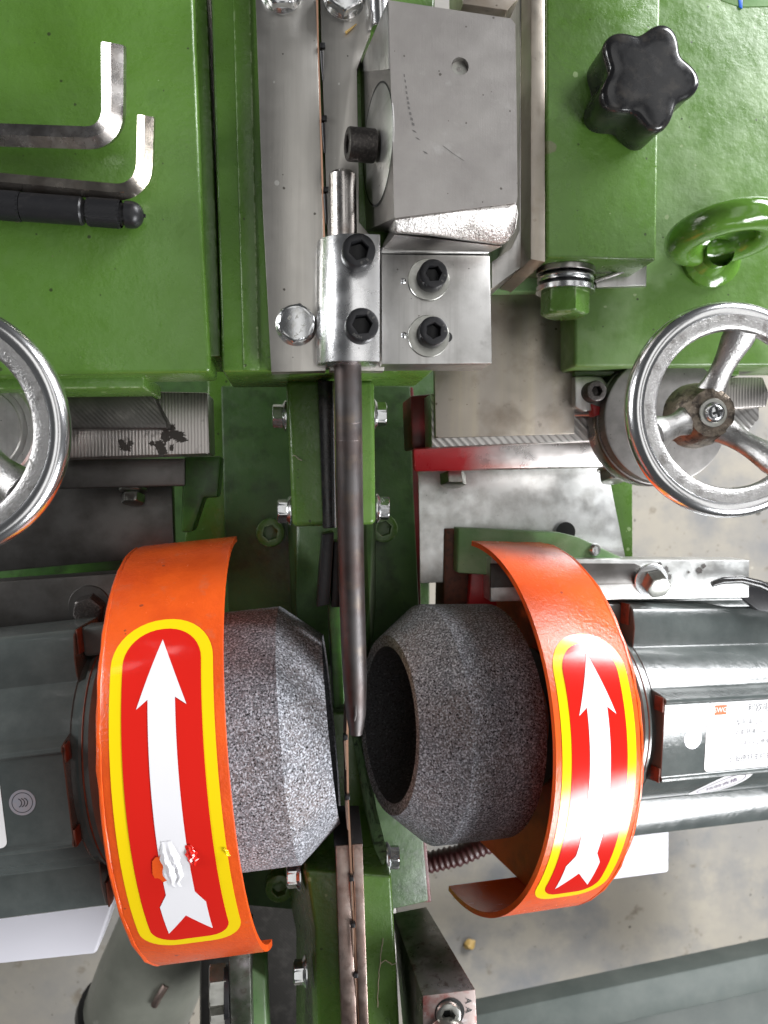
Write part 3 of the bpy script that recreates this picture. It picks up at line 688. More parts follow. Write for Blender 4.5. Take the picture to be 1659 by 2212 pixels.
# ================================================================== RIGHT SLIDEWAY
BP = tag(add('cover_plate', slab([(936, 600), (1238, 600), (1241, 937), (941, 946)], -66, -71, .3), 'brown_plate_steel'), 'brown rolled steel cover plate over the right slideway', 'plate')
RS = thing('right_slideway', 'milled grey slideway under the brown cover plate with red flange below', 'slideway', P(1250, 930, -90))
add('milled_base', slab([(930, 850), (1240, 845), (1640, 835), (1640, 905), (1605, 945), (1310, 950), (932, 967)], -74, -98, .8), 'milled_diagonal', RS)
add('dovetail', slab([(1520, 815), (1648, 815), (1662, 850), (1655, 878), (1520, 885)], -62, -73.5, .6), 'milled_steel', RS)
add('gib_bracket', slab([(1242, 812), (1300, 812), (1318, 835), (1300, 885), (1262, 890), (1242, 878)], -60, -73, 1.2), 'aluminium', RS)
add('cap_screw', socket_head(6.2, 9, 5.5, 5), 'worn_oxide', RS, frame(P(1277, 848, -60), (.02, 0, 1)))
add('index_pin', tube([P(1240, 893, -70), P(1286, 893, -66), P(1296, 888, -64)], 2.0, 12), 'steel', RS)
add('pointer', slab([(1278, 872), (1302, 880), (1300, 894), (1284, 900)], -58, -66, .6), 'red_paint', RS)
FLG = thing('swivel_flange', 'polished steel swivel flange with a red reflection coloured into its left end', 'flange', P(1100, 990, -110))
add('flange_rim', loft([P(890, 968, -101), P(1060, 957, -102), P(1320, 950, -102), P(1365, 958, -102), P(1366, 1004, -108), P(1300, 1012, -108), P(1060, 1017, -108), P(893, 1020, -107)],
                       [P(890, 968, -128), P(1060, 958, -128), P(1320, 955, -128), P(1365, 960, -128), P(1366, 990, -128), P(1300, 1000, -128), P(1060, 1004, -128), P(893, 1008, -128)], 2.2, 3), 'red_reflection_flange', FLG)
hz = add('hex_bolt', hex_head(15, 8), 'zinc_dull', FLG, frame(P(1322, 1016, -118), (0, -1, .3)))
share(hz, 'hex_bolt', FLG, frame(P(978, 1024, -122), (0, -1, .3)))
add('washer', washer(10, 4, 1.6), 'zinc_dull', FLG, frame(P(1322, 1012, -117), (0, -1, .2)))
add('red_web', slab([(886, 855), (940, 850), (936, 965), (890, 970)], -112, -150, 1.5), 'red_dark', RS)
CP = tag(add('galvanised_sheet', loft([P(903, 1000, -140), P(1310, 1000, -150), P(1358, 1240, -150), P(908, 1260, -140)], [P(903, 1000, -146), P(1310, 1000, -156), P(1358, 1240, -156), P(908, 1260, -146)], .5), 'galvanised'), 'bright galvanised metal sheet below the red and steel flange', 'sheet')
SP = tag(add('side_panel', slab([(1290, 990), (1367, 985), (1368, 1230), (1330, 1230)], -170, -230, 1.5), 'green_paint'), 'narrow green painted side panel right of the bright sheet', 'panel')
GB = thing('green_bracket', 'dusty green bracket plate poking out above the right orange guard', 'bracket', P(1150, 1180, -125))
add('arm', slab([(990, 1140), (1210, 1150), (1250, 1160), (1345, 1205), (1345, 1260), (988, 1238)], -122, -140, 1.5), 'green_paint_dusty', GB)
add('rivet', lathe([(0, 3.5), (2.5, 3), (4, 1.5), (4.4, 0)], 24), 'zinc', GB, frame(P(1284, 1188, -122), (0, 0, 1)))
add('notch', lathe([(0, .15), (7, .1)], 24), 'hole_black', GB, frame(P(1222, 1149, -143), (0, 0, 1)))
add('red_strip', slab([(1022, 1185), (1068, 1190), (1075, 1330), (1010, 1330)], -130, -150, 1), 'red_paint', GB)
add('brown_cheek', slab([(962, 1142), (1015, 1142), (1010, 1330), (958, 1330)], -136, -170, 1), 'rust_brown', GB)

# ================================================================== HANDWHEELS
def handwheel(T, c, k, r0, dirs, collar_c, collar_r, cz0, cz1, ticks=True, hubk=1.0, cm='dial_grey'):
    F = frame(c, (0, 0, 1))
    rim = bmesh.new(); n, m = 96, 20; rings = []
    for i in range(n):
        a = 2*math.pi*i/n; q = []
        for j in range(m):
            b_ = 2*math.pi*j/m; r_ = r0-5.2*k+5.2*k*math.cos(b_); q.append(rim.verts.new((r_*math.cos(a), r_*math.sin(a), 5.8*k*math.sin(b_))))
        rings.append(q)
    for i in range(n):
        for j in range(m): rim.faces.new((rings[i][j], rings[(i+1) % n][j], rings[(i+1) % n][(j+1) % m], rings[i][(j+1) % m]))
    add('rim', rim, 'chrome', T, F, ang=60)
    inner = lathe([(r0-7.2*k, 5.4*k), (r0-11*k, 5.3*k), (r0-13.6*k, 4.6*k), (r0-14.6*k, 2*k), (r0-13.4*k, -3*k), (r0-8*k, -5*k)], 96)
    bmesh.ops.subdivide_edges(inner, edges=inner.edges[:], cuts=1, use_grid_fill=True)
    rough_edges(inner, .16, 1.7)
    add('inner_rim', inner, 'cast_aluminium', T, F, ang=60)
    hz_ = -20*k
    for d in dirs:
        e = Vector((math.cos(R(d)), math.sin(R(d)), 0))
        pts = [e*11*k+Vector((0, 0, hz_-1)), e*(r0*.45)+Vector((0, 0, hz_*.62)), e*(r0-12*k)+Vector((0, 0, 0))]
        path = []
        for i in range(13):
            s = i/12; path.append(pts[0]*(1-s)**2+pts[1]*2*s*(1-s)+pts[2]*s*s)
        bm = tube(path, [(8.0-2.2*math.sin(math.pi*min(1, i/9*.9)))*k for i in range(13)], 16, flat=.72)
        rough_edges(bm, .15, 1.6)
        add('spoke', bm, 'cast_aluminium', T, F, ang=60)
    hub = lathe([(r_*hubk, h_) for r_, h_ in ((17*k, hz_-14), (16*k, hz_-4), (14*k, hz_+1), (12.4*k, hz_+4.2), (12*k, hz_+5.2), (6*k, hz_+5.2), (0, hz_+5))], 48)
    bmesh.ops.subdivide_edges(hub, edges=hub.edges[:], cuts=1, use_grid_fill=True)
    add('hub', rough_edges(hub, .35, 1.8), 'greasy_casting', T, F, ang=60)
    add('washer', washer(7.3*k, 2, 1.2), 'zinc_dull', T, F @ Matrix.Translation((.0, 0, hz_+5.3)))
    s = lathe([(5.4*k, hz_+6.4), (5.3*k, hz_+7.4), (4.4*k, hz_+9.2), (2.8*k, hz_+10.2), (0, hz_+10.6)], 32)
    so = add('pan_screw', s, 'zinc', T, F)
    cr = bmesh.new(); join(cr, box((0, 0, 0), (5.4*k, 1.3*k, .8), .15)); join(cr, box((0, 0, 0), (1.3*k, 5.4*k, .82), .15))
    add('cross_slot', cr, 'hole_black', so, F @ Matrix.Translation((0, 0, hz_+10.25)) @ Matrix.Rotation(.35, 4, 'Z'))
    CF = frame(collar_c, (0, 0, 1))
    add('dial_collar', lathe([(0, cz0), (collar_r-1.5, cz0), (collar_r-.4, cz0-.5), (collar_r, cz0-1.6), (collar_r, cz0-9), (collar_r+.8, cz0-9.4), (collar_r+1.2, cz0-11), (collar_r+1.2, cz1), (0, cz1)], 96), cm, T, CF)
    if cm == 'aluminium': add('dial_face', lathe([(collar_r-2, cz0+.05), (collar_r-3, cz0+1.5), (collar_r-6, cz0+1.6), (collar_r-6.4, cz0+.8), (collar_r-9, cz0+.8), (collar_r-9.4, cz0+2.4), (0, cz0+2.4)], 96), cm, T, CF)
    add('dial_sleeve', lathe([(collar_r+1.4, cz0-11), (collar_r+1.7, cz0-11.6), (collar_r+1.7, cz1), (collar_r-2, cz1)], 96), 'chrome' if 0 else 'steel', T, CF)
    if ticks:
        tk = bmesh.new()
        for i in range(100):
            a = 2*math.pi*i/100; l = 5 if i % 5 == 0 else 3
            join(tk, box((0, 0, 0), (.25, .35, l)), Matrix.Rotation(a, 4, 'Z') @ Matrix.Translation((collar_r+.02, 0, cz0-9+l/2)))
        g = add('graduation_marks', tk, 'etched', T, CF); g['kind'] = 'stuff'
    return T
HR = thing('handwheel', 'chrome three spoke handwheel on the right with a cross head screw in its hub', 'handwheel', P(1450, 900, -60), 'chrome handwheels')
handwheel(HR, P(1573, 886, 33), 1.0, 52.0, (80, 198, 318), P(1440, 905, -50)-Vector((0, 0, -50)), 38, -50, -74)
HL = thing('handwheel', 'chrome handwheel cut off by the left edge above the dark motor', 'handwheel', P(0, 920, -60), 'chrome handwheels')
handwheel(HL, P(-139, 930, 58), 1.0, 53.0, (84, -36, 204), P(-46, 928, -40)-Vector((0, 0, -40)), 31, -40, -76, hubk=.72, cm='aluminium')
add('boss_plate', slab([(-80, 808), (62, 815), (110, 850), (140, 930), (100, 1010), (-80, 1010)], -56, -70, 1.5), 'aluminium', HL)
add('oil_cap', lathe([(0, 3), (3, 2.6), (4, 0)], 18), 'steel', HL, frame(P(8, 826, -56), (0, 0, 1)))

# ================================================================== CENTRE LOWER BED
LB = thing('lower_bed', 'green lower bed, darkened with painted shade, with a raised middle ridge between the grinding wheels', 'machine bed', P(720, 1500, -110))
add('base_plate', slab([(477, 833), (887, 833), (893, 1050), (905, 1300), (915, 1820), (926, 1948), (850, 1965), (850, 2320), (690, 2320), (670, 1970), (515, 1955), (505, 1600), (486, 1185)], -185, -205, 1.6), 'green_paint_shaded', LB)
add('red_edge', slab([(700, 836), (893, 836), (905, 1050), (909, 1300), (921, 1820), (932, 1950), (700, 1950)], -189, -215, 1), 'red_dark', LB)
add('upper_ridge', slab([(618, 821), (809, 821), (812, 1133), (632, 1138)], -48, -184, 3.0, 4), 'green_paint', LB)
add('mid_ridge', loft([P(634, 1125, -92), P(806, 1120, -92), P(798, 1300, -110), P(790, 1420, -165), P(650, 1430, -165), P(640, 1310, -110)], [P(620, 1100, -184), P(812, 1100, -184), P(812, 1310, -184), P(805, 1440, -184), P(635, 1440, -184), P(628, 1310, -184)], 4, 3), 'green_paint_shaded', LB)
lr = [(700, 1540, -168), (772, 1540, -168), (796, 1640, -166), (812, 1745, -150), (838, 1850, -80), (845, 1892, -57), (852, 2010, -56), (868, 2320, -56), (690, 2320, -56), (681, 2010, -56), (660, 1880, -57), (656, 1845, -80), (664, 1745, -150), (690, 1640, -166)]
lb = [(690, 1530), (778, 1530), (800, 1640), (813, 1745), (834, 1850), (838, 1892), (842, 2010), (850, 2320), (640, 2320), (640, 2010), (612, 1880), (615, 1845), (645, 1745), (680, 1640)]
def strips(top, bot, zb):
    """cast ridge: left and right outlines in matching rows, so each row makes its own faces"""
    n = len(top)//2; bm = bmesh.new()
    Tr = [bm.verts.new(P(*p)) for p in top[1:n+1]]; Tl = [bm.verts.new(P(*p)) for p in ([top[0]]+top[:n:-1])]
    Br = [bm.verts.new(P(*p, zb)) for p in bot[1:n+1]]; Bl = [bm.verts.new(P(*p, zb)) for p in ([bot[0]]+bot[:n:-1])]
    m = min(len(Tr), len(Tl))
    for i in range(m-1):
        bm.faces.new((Tl[i], Tr[i], Tr[i+1], Tl[i+1])); bm.faces.new((Tr[i], Br[i], Br[i+1], Tr[i+1]))
        bm.faces.new((Bl[i], Tl[i], Tl[i+1], Bl[i+1]))
    bm.faces.new((Tl[0], Bl[0], Br[0], Tr[0])); bm.faces.new((Tl[m-1], Tr[m-1], Br[m-1], Bl[m-1]))
    bmesh.ops.recalc_face_normals(bm, faces=bm.faces)
    return bevel(bm, 2, 3)
add('lower_ridge', strips(lr, lb, -184), 'green_paint', LB)
add('gritty_shoulder', loft([P(757, 1560, -163), P(772, 1560, -163), P(796, 1640, -162), P(813, 1745, -146), P(840, 1852, -77), P(826, 1870, -66), P(806, 1830, -92), P(788, 1750, -146), P(772, 1650, -163)],
                            [P(757, 1560, -180), P(772, 1560, -180), P(796, 1640, -180), P(812, 1745, -180), P(836, 1852, -120), P(824, 1870, -110), P(806, 1830, -130), P(788, 1750, -180), P(772, 1650, -180)], .6), 'green_paint_gritty', LB)
hbolt = None
def side_bolt(u, v, z, dx, par=LB, af=12.5, h=8, m='zinc', name='side_bolt'):
    global hbolt
    F = frame(P(u, v, z), (dx, 0, .06), (0, 1, 0), .25)
    if hbolt is None: hbolt = add(name, hex_head(af, h, 9, 1.5), m, par, F); return hbolt
    return share(hbolt, name, par, F)
for u, v, z in ((618, 899, -70), (628, 1104, -74), (648, 1890, -76), (662, 2098, -76)): side_bolt(u, v, z, -1)
for u, v, z in ((806, 895, -70), (812, 1098, -74), (834, 1852, -78)): side_bolt(u, v, z, 1)
br = None
def ring_boss(u, v, z=-185):
    global br
    F = frame(P(u, v, z), (0, 0, 1), None, .3)
    prof = socket_head(10.2, 11, 9.6, 7)
    if br is None: br = add('socket_screw', prof, 'green_paint', LB, F); return br
    return share(br, 'socket_screw', LB, F)
ring_boss(585, 1149); ring_boss(826, 1140); ring_boss(604, 1905)
GS = thing('guide_strip', 'glossy black guide strip left of the long steel rod', 'guide strip', P(705, 1050, -40))
add('upper_strip', slab([(687, 822), (720, 822), (724, 1140), (698, 1142)], -34, -60, .6), 'black_plastic', GS)
add('strip_edge', slab([(718, 822), (722, 822), (727, 1140), (722, 1141)], -31, -60, .4), 'zinc', GS)
add('lower_strip', slab([(697, 1156), (722, 1150), (712, 1306), (684, 1312)], -44, -70, .6), 'black_oxide', GS)
add('lower_shim', slab([(722, 1170), (733, 1170), (734, 1312), (716, 1312)], -46, -70, .4), 'black_oxide', GS)
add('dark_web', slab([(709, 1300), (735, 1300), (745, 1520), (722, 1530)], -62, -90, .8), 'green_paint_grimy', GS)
GRL = thing('blade_rail', 'rusty copper brown pair of rails guiding the saw blade at the bottom', 'rail', P(765, 2000, -50))
add('rail_strip', slab([(725, 1828), (755, 1825), (762, 2020), (775, 2320), (742, 2320), (732, 2050)], -42, -58, .35), 'copper_rail', GRL)
add('rail_strip', slab([(761, 1825), (783, 1823), (790, 2040), (800, 2320), (781, 2320), (770, 2040)], -42, -58, .35), 'copper_rail', GRL)
add('rail_end', loft([P(722, 1828, -42.5), P(784, 1823, -42.5), P(784, 1829, -43), P(722, 1833, -43)], [P(716, 1740, -70), P(775, 1740, -70), P(784, 1829, -70), P(724, 1833, -70)], .3), 'black_oxide', GRL)
# fine swarf threads that the wheels have thrown about
def thread(pts, z, label, r=.28):
    q = [P(u, v, z+random.uniform(.2, .8)) for u, v in pts]; path = []
    for a, b_ in zip(q, q[1:]):
        for i in range(5): path.append(a.lerp(b_, i/5)+Vector((random.uniform(-.3, .3), random.uniform(-.2, .2), 0)))
    tag(add('swarf_thread', tube(path, r, 5), 'swarf', ang=60), label, 'swarf', 'swarf threads on the green bed')
thread([(828, 2026), (823, 2060), (819, 2100), (817, 2140), (815, 2184)], -56, 'long pale swarf thread on the ridge right of the brown rail')
thread([(822, 2082), (832, 2074), (848, 2084), (856, 2080)], -55.6, 'short curled swarf thread crossing the long one beside the rail')
thread([(631, 985), (638, 984), (646, 992), (653, 995)], -48, 'tiny curled swarf thread on the raised ridge left of the rod')
# lower right stop block
SBk = thing('stop_block', 'grimy steel block with sloping back and a recessed cap screw at bottom right', 'block', P(960, 2100, -60))
add('block_body', loft([P(912, 2150, -30), P(1027, 2136, -30), P(1036, 2330, -30), P(914, 2330, -30)],
                       [P(848, 1972, -110), P(921, 1958, -110), P(990, 2330, -110), P(880, 2330, -110)], .8), 'grimy_grey', SBk)
add('primer_face', loft([P(913.5, 2151.5, -29.3), P(1026, 2138, -29.3), P(1035, 2330, -29.3), P(915.5, 2330, -29.3)], [P(913, 2151, -31), P(1027, 2137, -31), P(1036, 2330, -31), P(914, 2330, -31)], .25), 'primer_block', SBk)
add('counterbore', lathe([(8.4, .35), (0, .3)], 36), 'hole_black', SBk, frame(P(971, 2187, -29.2), (0, 0, 1)))
add('cap_screw', socket_head(7.0, 3.5, 6.5, 3), 'zinc_dull', SBk, frame(P(968, 2187, -29.0), (-.1, 0, 1), None, .1))
add('cap_screw', socket_head(12, 6, 8, 4), 'zinc_dull', SBk, frame(P(965, 2243, -26), (0, 0, 1), None, .3))
for v in (2162, 2182):
    add('stamped_letter', text_bm('A', 5.2, .15), 'zinc', SBk, frame(P(1012, v, -29.1), (0, 0, 1), None, R(-95)))
# lower left nuts
NB = thing('clamp_bolt', 'dark hex nut and washer stack at the bottom beside the left guard', 'bolt', P(475, 2150, -70))
add('clamp_plate', slab([(494, 2040), (540, 2040), (548, 2330), (500, 2330)], -70, -105, 1), 'grimy_grey', NB)
nn = add('hex_nut', hex_head(22, 10), 'zinc_dull', NB, frame(P(488, 2128, -80), (-1, 0, .1), (0, 1, 0), .2))
share(nn, 'hex_nut', NB, frame(P(490, 2198, -80), (-1, 0, .1), (0, 1, 0), .2))
ww = add('washer', washer(15, 5, 3), 'black_oxide', NB, frame(P(494, 2140, -80), (-1, 0, .1)))
share(ww, 'washer', NB, frame(P(496, 2205, -80), (-1, 0, .1)))
add('green_foot', rough_edges(slab([(540, 2090), (575, 2110), (582, 2330), (545, 2330)], -84, -115, 2, 3), .4, 8), 'green_paint_dusty', NB)

# ================================================================== GRINDING WHEELS, GUARDS, MOTORS
def unit_frame(O, xdir, up=(0, 0, 1)):
    x = Vector(xdir).normalized(); z = Vector(up); z = (z-z.dot(x)*x).normalized(); y = z.cross(x)
    return Matrix.Translation(O) @ Matrix((x, y, z)).transposed().to_4x4()
OR = P(836, 1562, -98); FR = unit_frame(OR, (math.cos(R(13)), -.04, -math.sin(R(13))))
OL = P(716, 1568, -78); FL = unit_frame(OL, (-1, -.105, -.05))
AX = Matrix(((0, 0, 1, 0), (1, 0, 0, 0), (0, 1, 0, 0), (0, 0, 0, 1)))     # lathe axis z -> x'

def cup_profile(Rw=74.5, rim=55, inner=49, L=71, ch=24):
    pr = []
    def seg(a, b, n):
        for i in range(n): pr.append((a[0]+(b[0]-a[0])*i/n, a[1]+(b[1]-a[1])*i/n))
    seg((20, L), (Rw, L), 20); seg((Rw, L), (Rw, ch), 20); seg((Rw, ch), (rim, 0), 14); seg((rim, 0), (inner, 0.8), 4)
    pr.append((inner, .8)); return pr
def cup(F, label, inner_r, rim_r=55):
    T = thing('cup_grindstone', label, 'grindstone', F @ Vector((40, 0, 0)), 'cup grindstones')
    bm = lathe(cup_profile(rim=rim_r, inner=inner_r), 300, jit=.06)
    add('cup_body', bm, 'abrasive', T, F @ AX, ang=34)
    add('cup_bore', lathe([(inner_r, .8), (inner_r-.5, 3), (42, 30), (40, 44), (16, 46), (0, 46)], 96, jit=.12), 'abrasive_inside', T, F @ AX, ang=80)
    add('flange_washer', lathe([(0, 43), (12, 43), (13, 43.6), (13, 46)], 36), 'zinc_dull', T, F @ AX)
    add('spindle_nut', hex_head(13, 7), 'worn_oxide', T, F @ AX @ Matrix.Translation((0, 0, 43)) @ Matrix.Rotation(math.pi, 4, 'X'))
    return T
cup(FR, 'dark right cup grindstone with its hollow mouth facing the blade', 48)
cup(FL, 'grey left cup grindstone with a pale slanted edge', 51)

def rounded_rect(L0, L1, w0, w1, r, n=9, r1=None):
    q = r1 or r
    return arc(L1-q, w1-q, q, 0, 90, n)+arc(L0+r, w1-r, r, 90, 180, n)+arc(L0+r, w0+r, r, 180, 270, n)+arc(L1-q, w0+q, q, 270, 360, n)
def wrap(pts, Rr, sgn, step=2.5):
    """flat outline (arc length s, axial a) laid onto the cylinder of radius Rr; s>0 is towards image top"""
    lo = min(p[0] for p in pts); hi = max(p[0] for p in pts)
    rows = sorted({round(p[0], 4) for p in pts} | {lo+step*i for i in range(int((hi-lo)/step)+1)})
    n = len(pts)
    def cuts(s):
        r = []
        for i in range(n):
            (s0, a0), (s1, a1) = pts[i], pts[(i+1) % n]
            if (s0 <= s) != (s1 <= s): r.append(a0+(a1-a0)*(s-s0)/(s1-s0))
        return sorted(r)
    bm = bmesh.new()
    def V(s, a):
        f = s/Rr0; return bm.verts.new((a, sgn*Rr*math.sin(f), Rr*math.cos(f)))
    for s0, s1 in zip(rows, rows[1:]):
        e = (s1-s0)*1e-3
        if s1-s0 < 1e-3: continue
        A, B = cuts(s0+e), cuts(s1-e)
        for k in range(0, min(len(A), len(B))-1, 2):
            bm.faces.new((V(s0, A[k]), V(s0, A[k+1]), V(s1, B[k+1]), V(s1, B[k])))
    bmesh.ops.remove_doubles(bm, verts=bm.verts, dist=.02)
    return bm
Rr0 = 117.0
def guard(F, sgn, label, a0, a1, f0, f1, st, peel=False):
    T = thing('wheel_guard', label, 'wheel guard', F @ Vector(((a0+a1)/2, 0, 80)), 'orange wheel guards')
    n = 72; th = 3.2
    bm = bmesh.new(); rings = []
    for i in range(n+1):
        f = R(f0+(f1-f0)*i/n); c, s = math.cos(f), math.sin(f)*sgn
        k = i/n
        e0, e1 = a0, a1
        rings.append([bm.verts.new((x, r_*s, r_*c)) for x, r_ in ((e0, Rr0), (e0+1.2, Rr0+.0), (e1-3, Rr0), (e1-.8, Rr0-.8), (e1, Rr0-3), (e1, Rr0-6), (e1-th, Rr0-6), (e1-th, Rr0-th), (e0, Rr0-th))])
    m = len(rings[0])
    for a, b in zip(rings, rings[1:]):
        for j in range(m): bm.faces.new((a[j], a[(j+1) % m], b[(j+1) % m], b[j]))
    bm.faces.new(rings[0]); bm.faces.new(rings[-1][::-1])
    add('guard_band', bm, 'orange_paint', T, F, ang=40)
    # weld bead along the motor side
    wb = tube([Vector((a1-.6, sgn*(Rr0-1.6)*math.sin(R(f)), (Rr0-1.6)*math.cos(R(f)))) for f in range(int(f0), int(f1)+1, 4)], 1.5, 8)
    add('weld_bead', rough_edges(wb, .7, 3.5), 'orange_paint', T, F)
    # back wall: flat plate square to the axis
    pts = [((Rr0-3.4)*math.sin(R(f0+(f1-f0)*i/40))*sgn, (Rr0-3.4)*math.cos(R(f0+(f1-f0)*i/40))) for i in range(41)]
    pts = pts + [(pts[-1][0], -70), (pts[0][0], -70)]
    bw = bmesh.new()
    va = [bw.verts.new((a1-3.5, y, z)) for y, z in pts]; vb = [bw.verts.new((a1-1.0, y, z)) for y, z in pts]
    bw.faces.new(va); bw.faces.new(vb[::-1])
    for i in range(len(pts)): bw.faces.new((va[i], va[(i+1) % len(pts)], vb[(i+1) % len(pts)], vb[i]))
    add('back_wall', bw, 'orange_inside', T, F)
    # direction sticker: yellow border, red field, white arrow, each a film on the one below
    s0, s1, w0, w1 = st
    body = add('direction_sticker', wrap(rounded_rect(s0, s1, w0, w1, 16, 10, (w1-w0)/2-.8), Rr0+.25, sgn), 'sticker_yellow', T, F, ang=60)
    bt = 5.6
    add('red_field', wrap(rounded_rect(s0+bt, s1-bt, w0+bt, w1-bt, 11, 10, (w1-w0)/2-bt-.6), Rr0+.45, sgn), 'sticker_red', body, F, ang=60)
    mid = (w0+w1)/2; L = s1-s0
    hw, sw = 11.5, 6.6
    t0 = s0+bt+7; hp = s1-bt-6
    arrow = [(hp, mid), (hp-33, mid+hw), (hp-29, mid+sw*.95), (t0+27, mid+sw), (t0+20, mid+hw*.92), (t0, mid+hw*.9), (t0+12.5, mid), (t0, mid-hw*.9), (t0+20, mid-hw*.92), (t0+27, mid-sw), (hp-29, mid-sw*.95), (hp-33, mid-hw)]
    add('white_arrow', wrap(arrow, Rr0+.65, sgn), 'sticker_white', body, F, ang=60)
    if peel:
        def onto(s, a, lift): 
            f = s/Rr0; return Vector((a, sgn*(Rr0+lift)*math.sin(f), (Rr0+lift)*math.cos(f)))
        # torn hole, showing paint
        pts = []
        sq, aq = t0+42, mid+6.6
        for i in range(20):
            q = 2*math.pi*i/20; rr_ = 1+random.uniform(-.16, .16); pts.append((sq+6.8*rr_*math.cos(q), aq+3.6*rr_*math.sin(q)))
        add('torn_hole', wrap(pts, Rr0+.85, sgn), 'orange_paint', body, F, ang=60)
        def flap(sA, sB, aA, wid, hgt, m):
            """crumpled flake of film: ragged outline, folds that lift off the guard"""
            fb = bmesh.new(); prev = None; nk, nq = 18, 12
            for i in range(nk):
                k = i/(nk-1); row = []
                e0 = wid*.5*(.55+.45*math.sin(math.pi*k))*(1+.7*noise.noise(Vector((k*5, wid, 1))))
                e1 = wid*.5*(.55+.45*math.sin(math.pi*k))*(1+.7*noise.noise(Vector((k*5, wid, 8))))
                for j in range(nq):
                    q = j/(nq-1); a = aA - e0 + (e0+e1)*q + 1.2*k
                    fold = 1-abs(((q*2.1+.25*math.sin(k*5)+wid) % 1)*2-1)
                    env = math.sin(math.pi*min(1, max(0, k*1.05)))*math.sin(math.pi*q)**.5
                    row.append(fb.verts.new(onto(sA+(sB-sA)*k, a, .85+hgt*env*(.25+.75*fold)+.15*noise.noise(Vector((k*9, q*7, wid))))))
                if prev:
                    for j in range(nq-1): fb.faces.new((prev[j], prev[j+1], row[j+1], row[j]))
                prev = row
            return add('curled_flap', fb, m, body, F, ang=25)
        flap(t0+31, t0+55, mid+1.0, 9.0, 2.3, 'sticker_white')
        flap(t0+41, t0+52, mid-8.5, 4.6, 1.5, 'sticker_red')
        flap(t0+44, t0+48, mid-24.6, 2.4, 1.2, 'sticker_yellow')
    return T
guard(FR, 1, 'orange right wheel guard with arrow sticker, open towards the dark wheel mouth', 51, 105, -93, 88, (-84, 78, 54.5, 100))
guard(Matrix.Translation((-1.5, 2.5, 0)) @ FL, -1, 'orange left wheel guard with a torn arrow sticker', 43, 101, -72, 91, (-78, 94, 47.5, 95.5), True)

